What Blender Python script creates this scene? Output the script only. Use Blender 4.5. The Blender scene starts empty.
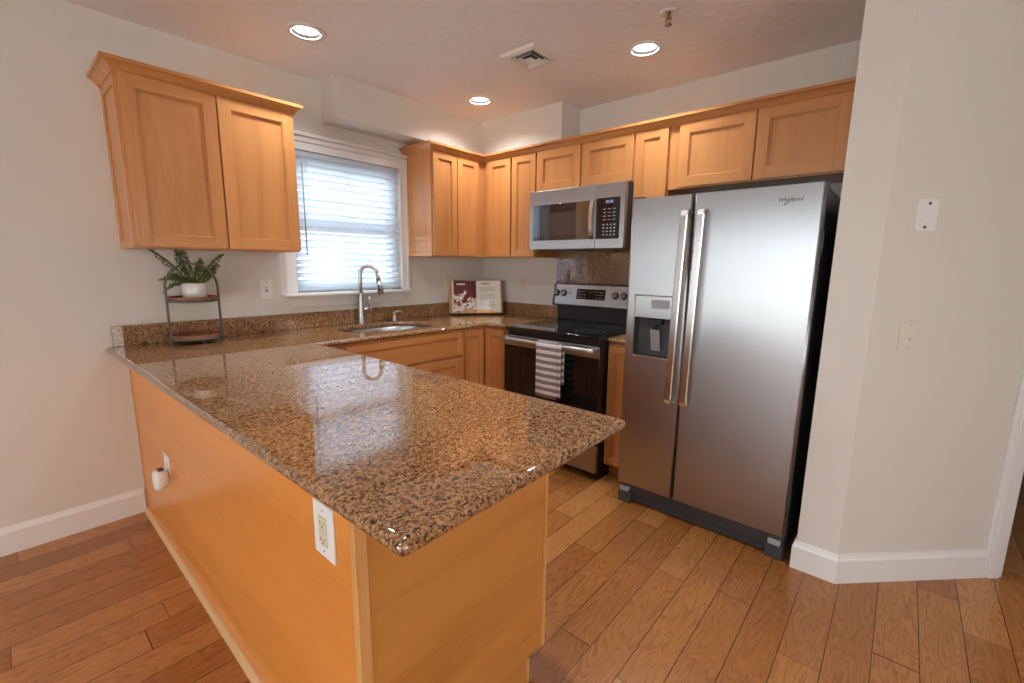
import bpy, bmesh, math, random
from mathutils import Vector, Matrix
random.seed(7)
S = bpy.context.scene
C = S.collection
PI = math.pi
R = math.radians

# ------------------------------------------------------------------ camera
CAM = (-3.032, -2.992, 1.344)
YAW, PITCH, ROLL, FPX = 49.053, -9.645, 0.641, 450.167
def _cam():
    y, t, r = R(YAW), R(PITCH), R(ROLL)
    fw = Vector((math.sin(y)*math.cos(t), math.cos(y)*math.cos(t), math.sin(t)))
    rt = Vector((math.cos(y), -math.sin(y), 0)); up = rt.cross(fw)
    r2 = rt*math.cos(r) + up*math.sin(r); u2 = -rt*math.sin(r) + up*math.cos(r)
    m = Matrix((r2, u2, -fw)).transposed().to_4x4(); m.translation = Vector(CAM)
    cd = bpy.data.cameras.new('camera'); cd.sensor_width = 36; cd.lens = FPX/1024*36
    cd.clip_start = .02
    co = bpy.data.objects.new('camera', cd); C.objects.link(co); co.matrix_world = m
    S.camera = co
_cam()

# ------------------------------------------------------------------ world, light, exposure
S.view_settings.view_transform = 'Standard'; S.view_settings.look = 'None'
S.view_settings.gamma = 1; S.view_settings.use_curve_mapping = False
S.view_settings.exposure = 0.0
try:
    S.cycles.use_denoising = True; S.cycles.denoising_input_passes = 'RGB_ALBEDO_NORMAL'; S.cycles.denoising_prefilter = 'ACCURATE'; S.cycles.use_adaptive_sampling = False
    S.cycles.max_bounces = 10; S.cycles.diffuse_bounces = 5; S.cycles.glossy_bounces = 5
    S.cycles.transmission_bounces = 6; S.cycles.transparent_max_bounces = 12
    S.cycles.caustics_reflective = False; S.cycles.caustics_refractive = False
    S.cycles.sample_clamp_indirect = 6
except Exception: pass
W = bpy.data.worlds.new('world'); S.world = W; W.use_nodes = True
def _world():
    n = W.node_tree.nodes; l = W.node_tree.links
    bg = n['Background']; tc = n.new('ShaderNodeTexCoord'); sp = n.new('ShaderNodeSeparateXYZ')
    l.new(tc.outputs['Generated'], sp.inputs[0])
    def ramp_(src, lo, hi, stops):
        mr = n.new('ShaderNodeMapRange'); mr.inputs[1].default_value = lo; mr.inputs[2].default_value = hi
        l.new(sp.outputs[src], mr.inputs[0]); cr = n.new('ShaderNodeValToRGB'); e = cr.color_ramp.elements
        while len(e) < len(stops): e.new(.5)
        for el, (p, c) in zip(e, stops): el.position = p; el.color = (*c, 1)
        l.new(mr.outputs[0], cr.inputs[0]); return cr.outputs[0]
    # bright haze: cool and strongest beyond the kitchen window, warm white behind the house
    a = ramp_('Y', -1, 1, [(0, (.20,.193,.18)), (.30, (.20,.197,.19)), (.42, (.165,.188,.202)), (.58, (.165,.188,.202)), (.66, (.42,.46,.50)), (.85, (.54,.585,.63)), (1, (.54,.585,.63))])
    l.new(a, bg.inputs['Color']); bg.inputs['Strength'].default_value = SKY
SKY = 24.0
_world()
def area(name, loc, direction, sx, sy, power, color=(1,1,1), portal=False, shape='RECTANGLE', spread=None):
    d = bpy.data.lights.new(name, 'AREA'); d.shape = shape; d.size = sx; d.size_y = sy
    d.energy = power; d.color = color
    if spread: d.spread = spread
    o = bpy.data.objects.new(name, d); C.objects.link(o); o.location = loc
    o.rotation_euler = Vector(direction).to_track_quat('-Z', 'Y').to_euler()
    if portal: d.cycles.is_portal = True
    return o
# daylight portals filling the real window and door openings
PORTALS = [('window_portal', (-1.30, .16, 1.6), (0,-1,0), .80, .92),
           ('patio_portal', (-6.80, -2.425, 1.06), (1,0,0), 3.75, 2.12),
           ('rear_window_portal', (-3.2, -6.40, 1.35), (0,1,0), 3.0, 1.9)]
for nm, loc, dr, a_, b_ in PORTALS: area(nm, loc, dr, a_, b_, 1, portal=True)

# ------------------------------------------------------------------ helpers
def tag(o, label=None, cat=None, group=None, kind=None):
    if label: o['label'] = label
    if cat: o['category'] = cat
    if group: o['group'] = group
    if kind: o['kind'] = kind
    return o
def thing(name, label, cat, loc, group=None):
    o = bpy.data.objects.new(name, None); C.objects.link(o); o.location = loc
    o.empty_display_size = .05
    tag(o, label, cat, group); return o
def frame(o, u, v, n):
    """matrix with columns u, v, n at origin o (local x,y,z)"""
    m = Matrix((Vector(u).normalized(), Vector(v).normalized(), Vector(n).normalized())).transposed().to_4x4()
    m.translation = Vector(o); return m
class MB:
    def __init__(s, M=None): s.bm = bmesh.new(); s.M = M or Matrix.Identity(4); s.mi = 0
    def v(s, p): return s.bm.verts.new(s.M @ Vector(p))
    def f(s, vs, smooth=False):
        try: f = s.bm.faces.new(vs)
        except ValueError: return None
        f.material_index = s.mi; f.smooth = smooth; return f
    def box(s, a, b, bev=0, seg=2):
        x0,y0,z0 = [min(a[i],b[i]) for i in range(3)]; x1,y1,z1 = [max(a[i],b[i]) for i in range(3)]
        vs = [s.v(p) for p in ((x0,y0,z0),(x1,y0,z0),(x1,y1,z0),(x0,y1,z0),(x0,y0,z1),(x1,y0,z1),(x1,y1,z1),(x0,y1,z1))]
        fs = [s.f([vs[i] for i in q]) for q in ((0,3,2,1),(4,5,6,7),(0,1,5,4),(1,2,6,5),(2,3,7,6),(3,0,4,7))]
        if bev:
            es = list({e for f in fs for e in f.edges})
            r = bmesh.ops.bevel(s.bm, geom=es, offset=bev, segments=seg, affect='EDGES', profile=.5)
            for f in r['faces']: f.material_index = s.mi; f.smooth = True
        return s
    def ring(s, c, ax, r, n=24, ry=None, up=None):
        ax = Vector(ax).normalized(); up = Vector(up) if up else (Vector((0,0,1)) if abs(ax.z) < .9 else Vector((1,0,0)))
        u = up.cross(ax).normalized(); w = ax.cross(u)
        return [s.v(Vector(c) + u*r*math.cos(2*PI*i/n) + w*(ry or r)*math.sin(2*PI*i/n)) for i in range(n)]
    def skin(s, rings, cap=(True,True), closed=False, smooth=True):
        n = len(rings[0])
        for a, b in zip(rings, rings[1:] + ([rings[0]] if closed else [])):
            for i in range(n): s.f([a[i], a[(i+1)%n], b[(i+1)%n], b[i]], smooth)
        if not closed:
            if cap[0]: s.f(rings[0][::-1])
            if cap[1]: s.f(rings[-1])
        return s
    def cyl(s, a, b, r, r2=None, n=20):
        ax = Vector(b) - Vector(a)
        return s.skin([s.ring(a, ax, r, n), s.ring(b, ax, r if r2 is None else r2, n)])
    def lathe(s, c, prof, n=32, ax=(0,0,1), cap=(True,True)):
        """prof: (radius, height) list along ax from c"""
        ax = Vector(ax).normalized(); c = Vector(c)
        return s.skin([s.ring(c + ax*h, ax, max(r,1e-4), n) for r, h in prof], cap)
    def tube(s, pts, r, n=10, closed=False, up=(0,0,1)):
        pts = [Vector(p) for p in pts]; m = len(pts); rs = r if isinstance(r, (list,tuple)) else [r]*m
        rings = []; prev = None
        for i, p in enumerate(pts):
            a = pts[(i-1)%m] if (closed or i) else p; b = pts[(i+1)%m] if (closed or i < m-1) else p
            t = (b-a).normalized()
            if prev is None:
                u = Vector(up); u = u if abs(u.dot(t)) < .9 else Vector((1,0,0)); u = (u - t*u.dot(t)).normalized()
            else: u = (prev - t*prev.dot(t)).normalized()
            prev = u; w = t.cross(u)
            rings.append([s.v(p + (u*math.cos(2*PI*k/n) + w*math.sin(2*PI*k/n))*rs[i]) for k in range(n)])
        return s.skin(rings, closed=closed)
    def prism(s, poly, z0, z1, bev=0):
        a = [s.v((p[0],p[1],z0)) for p in poly]; b = [s.v((p[0],p[1],z1)) for p in poly]
        n = len(poly); fs = [s.f([a[i],a[(i+1)%n],b[(i+1)%n],b[i]]) for i in range(n)] + [s.f(a[::-1]), s.f(b)]
        if bev:
            es = list({e for f in fs if f for e in f.edges})
            r = bmesh.ops.bevel(s.bm, geom=es, offset=bev, segments=2, affect='EDGES', profile=.5)
            for f in r['faces']: f.material_index = s.mi
        return s
    def sweep(s, path, prof, up=(0,0,1), closed_path=False):
        """path: xyz polyline in a plane whose normal is `up`; prof: (outward offset, height); mitred"""
        up = Vector(up); P = [Vector(p) for p in path]; m = len(P); rings = []
        for i in range(m):
            d0 = (P[i]-P[i-1]).normalized() if (i or closed_path) else None
            d1 = (P[(i+1)%m]-P[i]).normalized() if (i < m-1 or closed_path) else None
            d0 = d0 or d1; d1 = d1 or d0
            n0 = d0.cross(up); n1 = d1.cross(up); nn = (n0+n1).normalized(); k = 1/max(.2, nn.dot(n0))
            rings.append([s.v(P[i] + nn*k*o + up*h) for o, h in prof])
        n = len(prof)
        for a, b in zip(rings, rings[1:] + ([rings[0]] if closed_path else [])):
            for j in range(n): s.f([a[j], a[(j+1)%n], b[(j+1)%n], b[j]])
        if not closed_path: s.f(rings[0][::-1]); s.f(rings[-1])
        return s
    def sphere(s, c, r, n=16, m=8, sc=(1,1,1)):
        rings = []
        for j in range(1, m):
            t = PI*j/m
            rings.append([s.v((c[0]+r*sc[0]*math.sin(t)*math.cos(2*PI*i/n), c[1]+r*sc[1]*math.sin(t)*math.sin(2*PI*i/n), c[2]-r*sc[2]*math.cos(t))) for i in range(n)])
        s.skin(rings, (False,False))
        a = s.v((c[0],c[1],c[2]-r*sc[2])); b = s.v((c[0],c[1],c[2]+r*sc[2]))
        for i in range(n):
            s.f([rings[0][(i+1)%n], rings[0][i], a], True); s.f([rings[-1][i], rings[-1][(i+1)%n], b], True)
        return s
    def build(s, name, mats, parent=None, label=None, loc=None, fix=True):
        if fix: bmesh.ops.recalc_face_normals(s.bm, faces=s.bm.faces)
        root = Vector((0,0,0))
        if parent is not None:
            q = parent
            while q is not None: root += q.location; q = q.parent
        if loc is not None and parent is None: root = Vector(loc)
        if loc is None and parent is None:
            zs = [v.co for v in s.bm.verts]
            if zs: root = Vector((sum(v.x for v in zs)/len(zs), sum(v.y for v in zs)/len(zs), min(v.z for v in zs)))
        for v in s.bm.verts: v.co -= root
        me = bpy.data.meshes.new(name); s.bm.to_mesh(me); s.bm.free()
        for m in (mats if isinstance(mats, (list,tuple)) else [mats]): me.materials.append(m)
        o = bpy.data.objects.new(name, me); C.objects.link(o)
        if parent is None: o.location = root
        else: o.parent = parent
        if label: o['label'] = label
        return o
def struct(mb, name, mat): return tag(mb.build(name, mat), kind='structure')
def text(name, s, size, M, mat, parent, extrude=.0004, shear=0, sx=1):
    cu = bpy.data.curves.new(name, 'FONT'); cu.body = s; cu.size = size; cu.extrude = extrude; cu.shear = shear
    cu.align_x = 'CENTER'; cu.align_y = 'CENTER'
    t = bpy.data.objects.new('tmp', cu); C.objects.link(t)
    dg = bpy.context.evaluated_depsgraph_get(); dg.update()
    me = bpy.data.meshes.new_from_object(t.evaluated_get(dg)); bpy.data.objects.remove(t)
    root = Vector((0,0,0)); q = parent
    while q is not None: root += q.location; q = q.parent
    me.transform(Matrix.Translation(-root) @ M @ Matrix.Diagonal((sx,1,1,1)))
    me.materials.clear(); me.materials.append(mat); me.name = name
    o = bpy.data.objects.new(name, me); C.objects.link(o); o.parent = parent; return o

# ------------------------------------------------------------------ materials
def mat(name, col=(.8,.8,.8), rough=.5, metal=0, **k):
    m = bpy.data.materials.new(name); m.use_nodes = True
    b = m.node_tree.nodes['Principled BSDF']
    b.inputs['Base Color'].default_value = (*col, 1); b.inputs['Roughness'].default_value = rough
    b.inputs['Metallic'].default_value = metal
    for kk, vv in k.items(): b.inputs[kk.replace('_',' ')].default_value = vv
    return m
def nt(m): return m.node_tree.nodes, m.node_tree.links, m.node_tree.nodes['Principled BSDF']
def node(n, t, **k):
    x = n.new('ShaderNode'+t)
    for kk, vv in k.items():
        if kk in x.inputs: x.inputs[kk].default_value = vv
        else: setattr(x, kk, vv)
    return x
def ramp(n, stops, interp='LINEAR'):
    r = n.new('ShaderNodeValToRGB'); r.color_ramp.interpolation = interp; e = r.color_ramp.elements
    while len(e) < len(stops): e.new(.5)
    for el, (p, c) in zip(e, stops): el.position = p; el.color = (*c, 1) if len(c) == 3 else c
    return r
def srgb(r, g, b): return tuple((c/255/12.92 if c/255 <= .04045 else ((c/255+.055)/1.055)**2.4) for c in (r,g,b))
def bump(m, height, strength=.2, dist=.002):
    n, l, b = nt(m); bp = node(n, 'Bump', Strength=strength, Distance=dist)
    l.new(height, bp.inputs['Height']); l.new(bp.outputs[0], b.inputs['Normal']); return bp
def paint(name, col, rough=.6, scale=60, st=.15, dist=.002):
    m = mat(name, col, rough); n, l, b = nt(m)
    g = n.new('ShaderNodeNewGeometry'); nz = node(n, 'TexNoise', Scale=scale, Detail=3.)
    l.new(g.outputs['Position'], nz.inputs['Vector']); bump(m, nz.outputs[0], st, dist); return m
M_wall = paint('wall_paint', srgb(220,214,205), .55, 90, .12)
M_ceil = paint('ceiling_paint', srgb(240,240,243), .8, 20, .55, .006)
M_trim = mat('white_trim_paint', srgb(232,230,226), .35)
def wood(name, axis, base, dark, rough=.32, vary=.10, gs=1.):
    m = mat(name, base, rough); n, l, b = nt(m)
    b.inputs['Coat Weight'].default_value = .25; b.inputs['Coat Roughness'].default_value = .2
    tc = n.new('ShaderNodeTexCoord'); oi = n.new('ShaderNodeObjectInfo')
    mp = n.new('ShaderNodeMapping'); sc = [9.*gs,9.*gs,9.*gs]; sc[axis] = .8*gs; mp.inputs['Scale'].default_value = sc
    add = node(n, 'VectorMath', operation='ADD'); mul = node(n, 'VectorMath', operation='SCALE'); mul.inputs['Scale'].default_value = 37.
    cmb = n.new('ShaderNodeCombineXYZ')
    for i in range(3): l.new(oi.outputs['Random'], cmb.inputs[i])
    l.new(cmb.outputs[0], mul.inputs[0]); l.new(tc.outputs['Object'], mp.inputs['Vector'])
    l.new(mp.outputs[0], add.inputs[0]); l.new(mul.outputs[0], add.inputs[1])
    n1 = node(n, 'TexNoise', Scale=1., Detail=4., Roughness=.6, Distortion=.6)
    n2 = node(n, 'TexNoise', Scale=14., Detail=3., Roughness=.6)
    l.new(add.outputs[0], n1.inputs['Vector']); l.new(add.outputs[0], n2.inputs['Vector'])
    mx = node(n, 'Math', operation='MULTIPLY_ADD'); mx.inputs[1].default_value = .25
    l.new(n2.outputs[0], mx.inputs[0]); l.new(n1.outputs[0], mx.inputs[2])
    r = ramp(n, [(.42, dark), (.62, base), (.82, tuple(min(1,c*1.08) for c in base))])
    l.new(mx.outputs[0], r.inputs[0])
    hv = n.new('ShaderNodeHueSaturation'); mr = node(n, 'MapRange'); mr.inputs[3].default_value = 1-vary; mr.inputs[4].default_value = 1+vary*.6
    l.new(oi.outputs['Random'], mr.inputs[0]); l.new(mr.outputs[0], hv.inputs['Value']); l.new(r.outputs[0], hv.inputs['Color'])
    l.new(hv.outputs[0], b.inputs['Base Color']); return m
WB, WD = srgb(202,136,78), srgb(186,120,66)
M_wv = wood('maple_wood_vertical_grain', 2, WB, WD)
M_wx = wood('maple_wood_grain_along_x', 0, WB, WD)
M_wy = wood('maple_wood_grain_along_y', 1, WB, WD)
OB, OD = srgb(226,146,66), srgb(215,134,56)
M_pan = wood('maple_veneer_panel', 1, OB, OD, .33, .0, .8)
M_panx = wood('shaded_maple_end_panel', 0, srgb(200,136,70), srgb(184,118,54), .33, 0, .8)  # same veneer, colour darkened for the weaker light on the end face
M_post = wood('light_maple_strip', 2, srgb(216,160,98), srgb(200,140,80), .4, 0)
M_shoe = wood('light_maple_shoe_moulding', 1, srgb(220,176,128), srgb(205,155,105), .4, 0)
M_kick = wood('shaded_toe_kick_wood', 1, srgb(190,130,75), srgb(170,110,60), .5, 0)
def granite(name, light=1.):
    m = mat(name, (.3,.2,.13), .16); n, l, b = nt(m)
    b.inputs['Coat Weight'].default_value = 1.; b.inputs['Coat Roughness'].default_value = .02; b.inputs['Coat IOR'].default_value = 1.8
    b.inputs['Specular IOR Level'].default_value = 0.
    g = n.new('ShaderNodeNewGeometry')
    v1 = node(n, 'TexVoronoi', Scale=300.); v2 = node(n, 'TexVoronoi', Scale=170.)
    nz = node(n, 'TexNoise', Scale=80., Detail=3.)
    for x in (v1, v2, nz): l.new(g.outputs['Position'], x.inputs['Vector'])
    s1 = n.new('ShaderNodeSeparateColor'); s2 = n.new('ShaderNodeSeparateColor')
    l.new(v1.outputs['Color'], s1.inputs[0]); l.new(v2.outputs['Color'], s2.inputs[0])
    a = node(n, 'Math', operation='MULTIPLY_ADD'); a.inputs[1].default_value = .5
    c = node(n, 'Math', operation='MULTIPLY_ADD'); c.inputs[1].default_value = .9; 
    l.new(s1.outputs[0], a.inputs[0]); l.new(nz.outputs[0], c.inputs[0])
    h = node(n, 'Math', operation='MULTIPLY'); h.inputs[1].default_value = .35; l.new(s2.outputs[0], h.inputs[0])
    l.new(h.outputs[0], c.inputs[2]); l.new(c.outputs[0], a.inputs[2])
    q = lambda *k: tuple(min(1, x*light) for x in srgb(*k))
    r = ramp(n, [(0, q(22,17,14)), (.55, q(46,32,24)), (.68, q(104,70,44)), (.80, q(142,98,62)), (.98, q(172,126,84)), (1.18, q(190,150,110))], 'LINEAR')
    sc = node(n, 'Math', operation='DIVIDE'); sc.inputs[1].default_value = 1.25; l.new(a.outputs[0], sc.inputs[0])
    for e in r.color_ramp.elements: pass
    pos = [0, .43, .53, .63, .78, .95]
    for e, p_ in zip(r.color_ramp.elements, pos): e.position = p_
    l.new(sc.outputs[0], r.inputs[0]); l.new(r.outputs[0], b.inputs['Base Color']); return m
M_gran = granite('brown_speckled_granite', .88)
def steel(name, col=(.62,.62,.63), rough=.28, axis=1, st=.06):
    m = mat(name, col, rough, 1.); n, l, b = nt(m)
    tc = n.new('ShaderNodeTexCoord'); mp = n.new('ShaderNodeMapping'); sc = [260.,260.,260.]; sc[axis] = 1.5
    mp.inputs['Scale'].default_value = sc; nz = node(n, 'TexNoise', Scale=1., Detail=2.)
    l.new(tc.outputs['Object'], mp.inputs[0]); l.new(mp.outputs[0], nz.inputs['Vector'])
    mr = node(n, 'MapRange'); mr.inputs[3].default_value = rough*.96; mr.inputs[4].default_value = rough*1.04
    l.new(nz.outputs[0], mr.inputs[0]); l.new(mr.outputs[0], b.inputs['Roughness'])
    tg = n.new('ShaderNodeTangent'); tg.direction_type = 'RADIAL'; tg.axis = 'Z'
    b.inputs['Anisotropic'].default_value = .85 if axis != 2 else 0.; l.new(tg.outputs[0], b.inputs['Tangent'])
    return m
M_steel = steel('brushed_stainless_steel', (.44,.44,.442), .34)
M_steelx = steel('brushed_stainless_along_x', (.36,.355,.35), .28, 2)
M_handle = steel('satin_steel_handle', (.70,.69,.68), .22, 2, .02)
M_nick = mat('brushed_nickel', (.50,.48,.455), .36, 1.)
M_chrome = mat('chrome', (.75,.75,.75), .12, 1.)
M_dgrey = mat('dark_grey_enamel', (.055,.057,.062), .35)
M_black = mat('black_plastic', (.012,.012,.013), .35)
M_gloss = mat('black_glass', (.006,.006,.007), .04, 0, Coat_Weight=.5)
M_ovengl = mat('dark_brown_oven_glass', (.010,.008,.007), .05)
M_mwgl = mat('microwave_door_glass', (.022,.020,.019), .05, 0, Coat_Weight=1., Coat_IOR=1.9)
M_mwin = mat('microwave_perforated_screen', (.06,.052,.046), .08, 0, Coat_Weight=1., Coat_IOR=1.9)
M_grey = mat('grey_plastic', (.065,.065,.068), .4)
M_lgrey = mat('pale_grey_plastic', (.35,.35,.36), .4)
M_white = mat('white_plastic', srgb(235,233,230), .35)
M_almond = mat('almond_plastic', srgb(218,206,174), .4)
M_knob = mat('bronze_tinted_knob_metal', (.26,.235,.215), .22, 1.)
M_dark = mat('dark_slot', (.01,.01,.01), .6)
M_blind = mat('white_blind_slat', srgb(240,242,245), .5)
def _bl():
    n, l, b = nt(M_blind); out = n['Material Output']; tr = n.new('ShaderNodeBsdfTranslucent'); mx = n.new('ShaderNodeMixShader')
    tr.inputs[0].default_value = (.86,.93,1,1); mx.inputs[0].default_value = .55
    l.new(b.outputs[0], mx.inputs[1]); l.new(tr.outputs[0], mx.inputs[2]); l.new(mx.outputs[0], out.inputs[0])
_bl()
M_glass = mat('window_glass')
def _gl():
    n, l, b = nt(M_glass); out = n['Material Output']; n.remove(b)
    t = n.new('ShaderNodeBsdfTransparent'); g = node(n, 'BsdfGlossy', Roughness=0.); f = node(n, 'Fresnel', IOR=1.45); mx = n.new('ShaderNodeMixShader')
    l.new(f.outputs[0], mx.inputs[0]); l.new(t.outputs[0], mx.inputs[1]); l.new(g.outputs[0], mx.inputs[2]); l.new(mx.outputs[0], out.inputs[0])
_gl()
def emit(name, col, st):
    m = mat(name, (0,0,0), .5); b = nt(m)[2]; b.inputs['Emission Color'].default_value = (*col,1); b.inputs['Emission Strength'].default_value = st; return m
M_lens = emit('lit_downlight_lens', (.90,.96,1), 22.)
M_led = emit('blue_white_clock_digits', (.45,.5,1.), 1.2)
M_ledg = emit('dim_green_clock_digits', (.3,.8,.5), .25)
M_can = mat('white_can_baffle', srgb(238,242,246), .3)
M_trayw = wood('dark_tray_wood', 0, srgb(140,84,50), srgb(98,56,34), .5, .05, 3.)
M_trayb = mat('grey_tray_rim_metal', (.14,.12,.10), .5, .4)
M_iron = mat('bronze_grey_metal_hoop', (.13,.115,.10), .45, .7)
M_pot = mat('white_glazed_ceramic', srgb(238,236,232), .25)
M_soil = mat('dark_soil', (.03,.02,.012), .9)
M_leaf = mat('fern_leaf_green', srgb(66,100,44), .5, 0, Subsurface_Weight=.0)
def _lf():
    n, l, b = nt(M_leaf); g = n.new('ShaderNodeNewGeometry'); nz = node(n, 'TexNoise', Scale=60.); l.new(g.outputs['Position'], nz.inputs['Vector'])
    r = ramp(n, [(.35, srgb(66,88,46)), (.65, srgb(128,146,84))]); l.new(nz.outputs[0], r.inputs[0]); l.new(r.outputs[0], b.inputs['Base Color'])
_lf()
M_stem = mat('fern_stem', srgb(70,74,40), .6)
M_bamboo = wood('pale_bamboo', 2, srgb(214,170,120), srgb(188,138,88), .45, .05, 3.)
M_paper = mat('cream_book_paper', srgb(247,243,232), .7)
M_edge = mat('book_page_edges', srgb(222,208,180), .8)
M_ink = mat('grey_print', srgb(140,136,128), .8)
M_cover = mat('book_cover_tan', srgb(200,150,95), .6)
def picture():
    m = mat('printed_food_photograph', (.2,.03,.04), .3); n, l, b = nt(m)
    g = n.new('ShaderNodeTexCoord'); sp = n.new('ShaderNodeSeparateXYZ'); l.new(g.outputs['Object'], sp.inputs[0])
    v = node(n, 'TexVoronoi', Scale=52.); l.new(g.outputs['Object'], v.inputs['Vector'])
    s = n.new('ShaderNodeSeparateColor'); l.new(v.outputs['Color'], s.inputs[0])
    r = ramp(n, [(0, srgb(110,48,44)), (.22, srgb(196,140,104)), (.42, srgb(244,238,232)), (.8, srgb(232,212,200))], 'CONSTANT'); l.new(s.outputs[0], r.inputs[0])
    nz = node(n, 'TexNoise', Scale=9.); l.new(g.outputs['Object'], nz.inputs['Vector'])
    # foods gather in the lower half of the page
    z = node(n, 'MapRange'); z.inputs[1].default_value = .10; z.inputs[2].default_value = .27; z.inputs[3].default_value = .26; z.inputs[4].default_value = -.22
    l.new(sp.outputs['Z'], z.inputs[0]); ad = node(n, 'Math', operation='ADD'); l.new(z.outputs[0], ad.inputs[0]); l.new(nz.outputs[0], ad.inputs[1])
    gt = node(n, 'Math', operation='GREATER_THAN'); gt.inputs[1].default_value = .53; l.new(ad.outputs[0], gt.inputs[0])
    mx = n.new('ShaderNodeMix'); mx.data_type = 'RGBA'; mx.inputs[6].default_value = (*srgb(104,30,40),1)
    l.new(gt.outputs[0], mx.inputs[0]); l.new(r.outputs[0], mx.inputs[7]); l.new(mx.outputs[2], b.inputs['Base Color']); return m
M_pic = picture()
def towel():
    m = mat('striped_dish_towel_cloth', (.5,.5,.5), .9); n, l, b = nt(m)
    g = n.new('ShaderNodeTexCoord'); sp = n.new('ShaderNodeSeparateXYZ'); l.new(g.outputs['Object'], sp.inputs[0])
    d = node(n, 'Math', operation='DIVIDE'); d.inputs[1].default_value = .044; l.new(sp.outputs['Z'], d.inputs[0])
    fr = node(n, 'Math', operation='FRACT'); l.new(d.outputs[0], fr.inputs[0])
    r = ramp(n, [(0, srgb(132,122,117)), (.55, srgb(226,220,214)), (.70, srgb(190,182,176)), (.78, srgb(226,220,214))], 'CONSTANT'); l.new(fr.outputs[0], r.inputs[0])
    nz = node(n, 'TexNoise', Scale=900.); l.new(g.outputs['Object'], nz.inputs['Vector'])
    l.new(r.outputs[0], b.inputs['Base Color']); bump(m, nz.outputs[0], .5, .001); return m
M_towel = towel()
def floor_mat():
    m = mat('oak_plank_floor', (.4,.2,.1), .27); n, l, b = nt(m)
    b.inputs['Coat Weight'].default_value = .2; b.inputs['Coat Roughness'].default_value = .15
    g = n.new('ShaderNodeNewGeometry'); sp = n.new('ShaderNodeSeparateXYZ'); l.new(g.outputs['Position'], sp.inputs[0])
    def mth(op, a, bb=None, c=None):
        x = node(n, 'Math', operation=op)
        for i, q in enumerate((a, bb, c)):
            if q is None: continue
            if isinstance(q, (int,float)): x.inputs[i].default_value = q
            else: l.new(q, x.inputs[i])
        return x.outputs[0]
    v = mth('DIVIDE', mth('ADD', sp.outputs['Y'], 2.672), .127)
    row = mth('FLOOR', v); fv = mth('FRACT', v)
    wn = node(n, 'TexWhiteNoise', noise_dimensions='1D'); l.new(row, wn.inputs['W'])
    u = mth('ADD', mth('DIVIDE', sp.outputs['X'], 1.05), mth('MULTIPLY', wn.outputs[0], 17.))
    # uneven board lengths: warp the coordinate before cutting it
    u = mth('ADD', u, mth('MULTIPLY', mth('SINE', mth('MULTIPLY', u, 2.3)), .22))
    cell = mth('FLOOR', u); fu = mth('FRACT', u)
    cb = n.new('ShaderNodeCombineXYZ'); l.new(row, cb.inputs[0]); l.new(cell, cb.inputs[1])
    w2 = node(n, 'TexWhiteNoise', noise_dimensions='2D'); l.new(cb.outputs[0], w2.inputs['Vector'])
    # rings of the grain
    gx = mth('MULTIPLY', sp.outputs['X'], 2.2); gy = mth('MULTIPLY', sp.outputs['Y'], 13.)
    cg = n.new('ShaderNodeCombineXYZ'); l.new(gx, cg.inputs[0]); l.new(gy, cg.inputs[1]); l.new(mth('MULTIPLY', w2.outputs[0], 91.), cg.inputs[2])
    nz = node(n, 'TexNoise', Scale=1., Detail=2., Roughness=.4, Distortion=.4); l.new(cg.outputs[0], nz.inputs['Vector'])
    ringv = mth('FRACT', mth('MULTIPLY', nz.outputs[0], 17.))
    r1 = ramp(n, [(0, (0,0,0)), (.12, (1,1,1)), (.65, (.75,.75,.75)), (1, (.15,.15,.15))]); l.new(ringv, r1.inputs[0])
    cf = n.new('ShaderNodeCombineXYZ'); l.new(mth('MULTIPLY', sp.outputs['X'], 14.), cf.inputs[0]); l.new(mth('MULTIPLY', sp.outputs['Y'], 330.), cf.inputs[1]); l.new(w2.outputs[0], cf.inputs[2])
    nf = node(n, 'TexNoise', Scale=1., Detail=2.); l.new(cf.outputs[0], nf.inputs['Vector'])
    r2 = ramp(n, [(0, srgb(158,98,48)), (.35, srgb(172,110,56)), (.7, srgb(184,122,64)), (1, srgb(196,134,74))]); l.new(w2.outputs[0], r2.inputs[0])
    mx = n.new('ShaderNodeMix'); mx.data_type = 'RGBA'; mx.blend_type = 'MULTIPLY'; mx.inputs[0].default_value = 1.
    cr = n.new('ShaderNodeMix'); cr.data_type = 'RGBA'; cr.inputs[6].default_value = (.38,.28,.20,1); cr.inputs[7].default_value = (1,1,1,1)
    gr = mth('MULTIPLY_ADD', nf.outputs[0], .9, mth('MULTIPLY', r1.outputs[0], .52)); l.new(gr, cr.inputs[0])
    l.new(r2.outputs[0], mx.inputs[6]); l.new(cr.outputs[2], mx.inputs[7])
    # seams
    e1 = mth('MINIMUM', fv, mth('SUBTRACT', 1., fv)); e2 = mth('MULTIPLY', mth('MINIMUM', fu, mth('SUBTRACT', 1., fu)), 8.2)
    e = mth('MINIMUM', e1, e2); sm = mth('LESS_THAN', e, .011)
    mz = n.new('ShaderNodeMix'); mz.data_type = 'RGBA'; mz.inputs[7].default_value = (*srgb(52,28,14),1)
    l.new(sm, mz.inputs[0]); l.new(mx.outputs[2], mz.inputs[6]); l.new(mz.outputs[2], b.inputs['Base Color'])
    bump(m, mth('MINIMUM', e, .03), .4, .02)
    return m
M_floor = floor_mat()
M_ext = paint('exterior_stucco', srgb(225,225,222), .8, 20)
M_extg = mat('exterior_dark_window', (.10,.15,.20), .1)
M_bounce = paint('pale_bounce_ground', srgb(225,222,216), .9, 30)  # unseen ground outside, made pale to bounce daylight up to the ceiling
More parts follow.
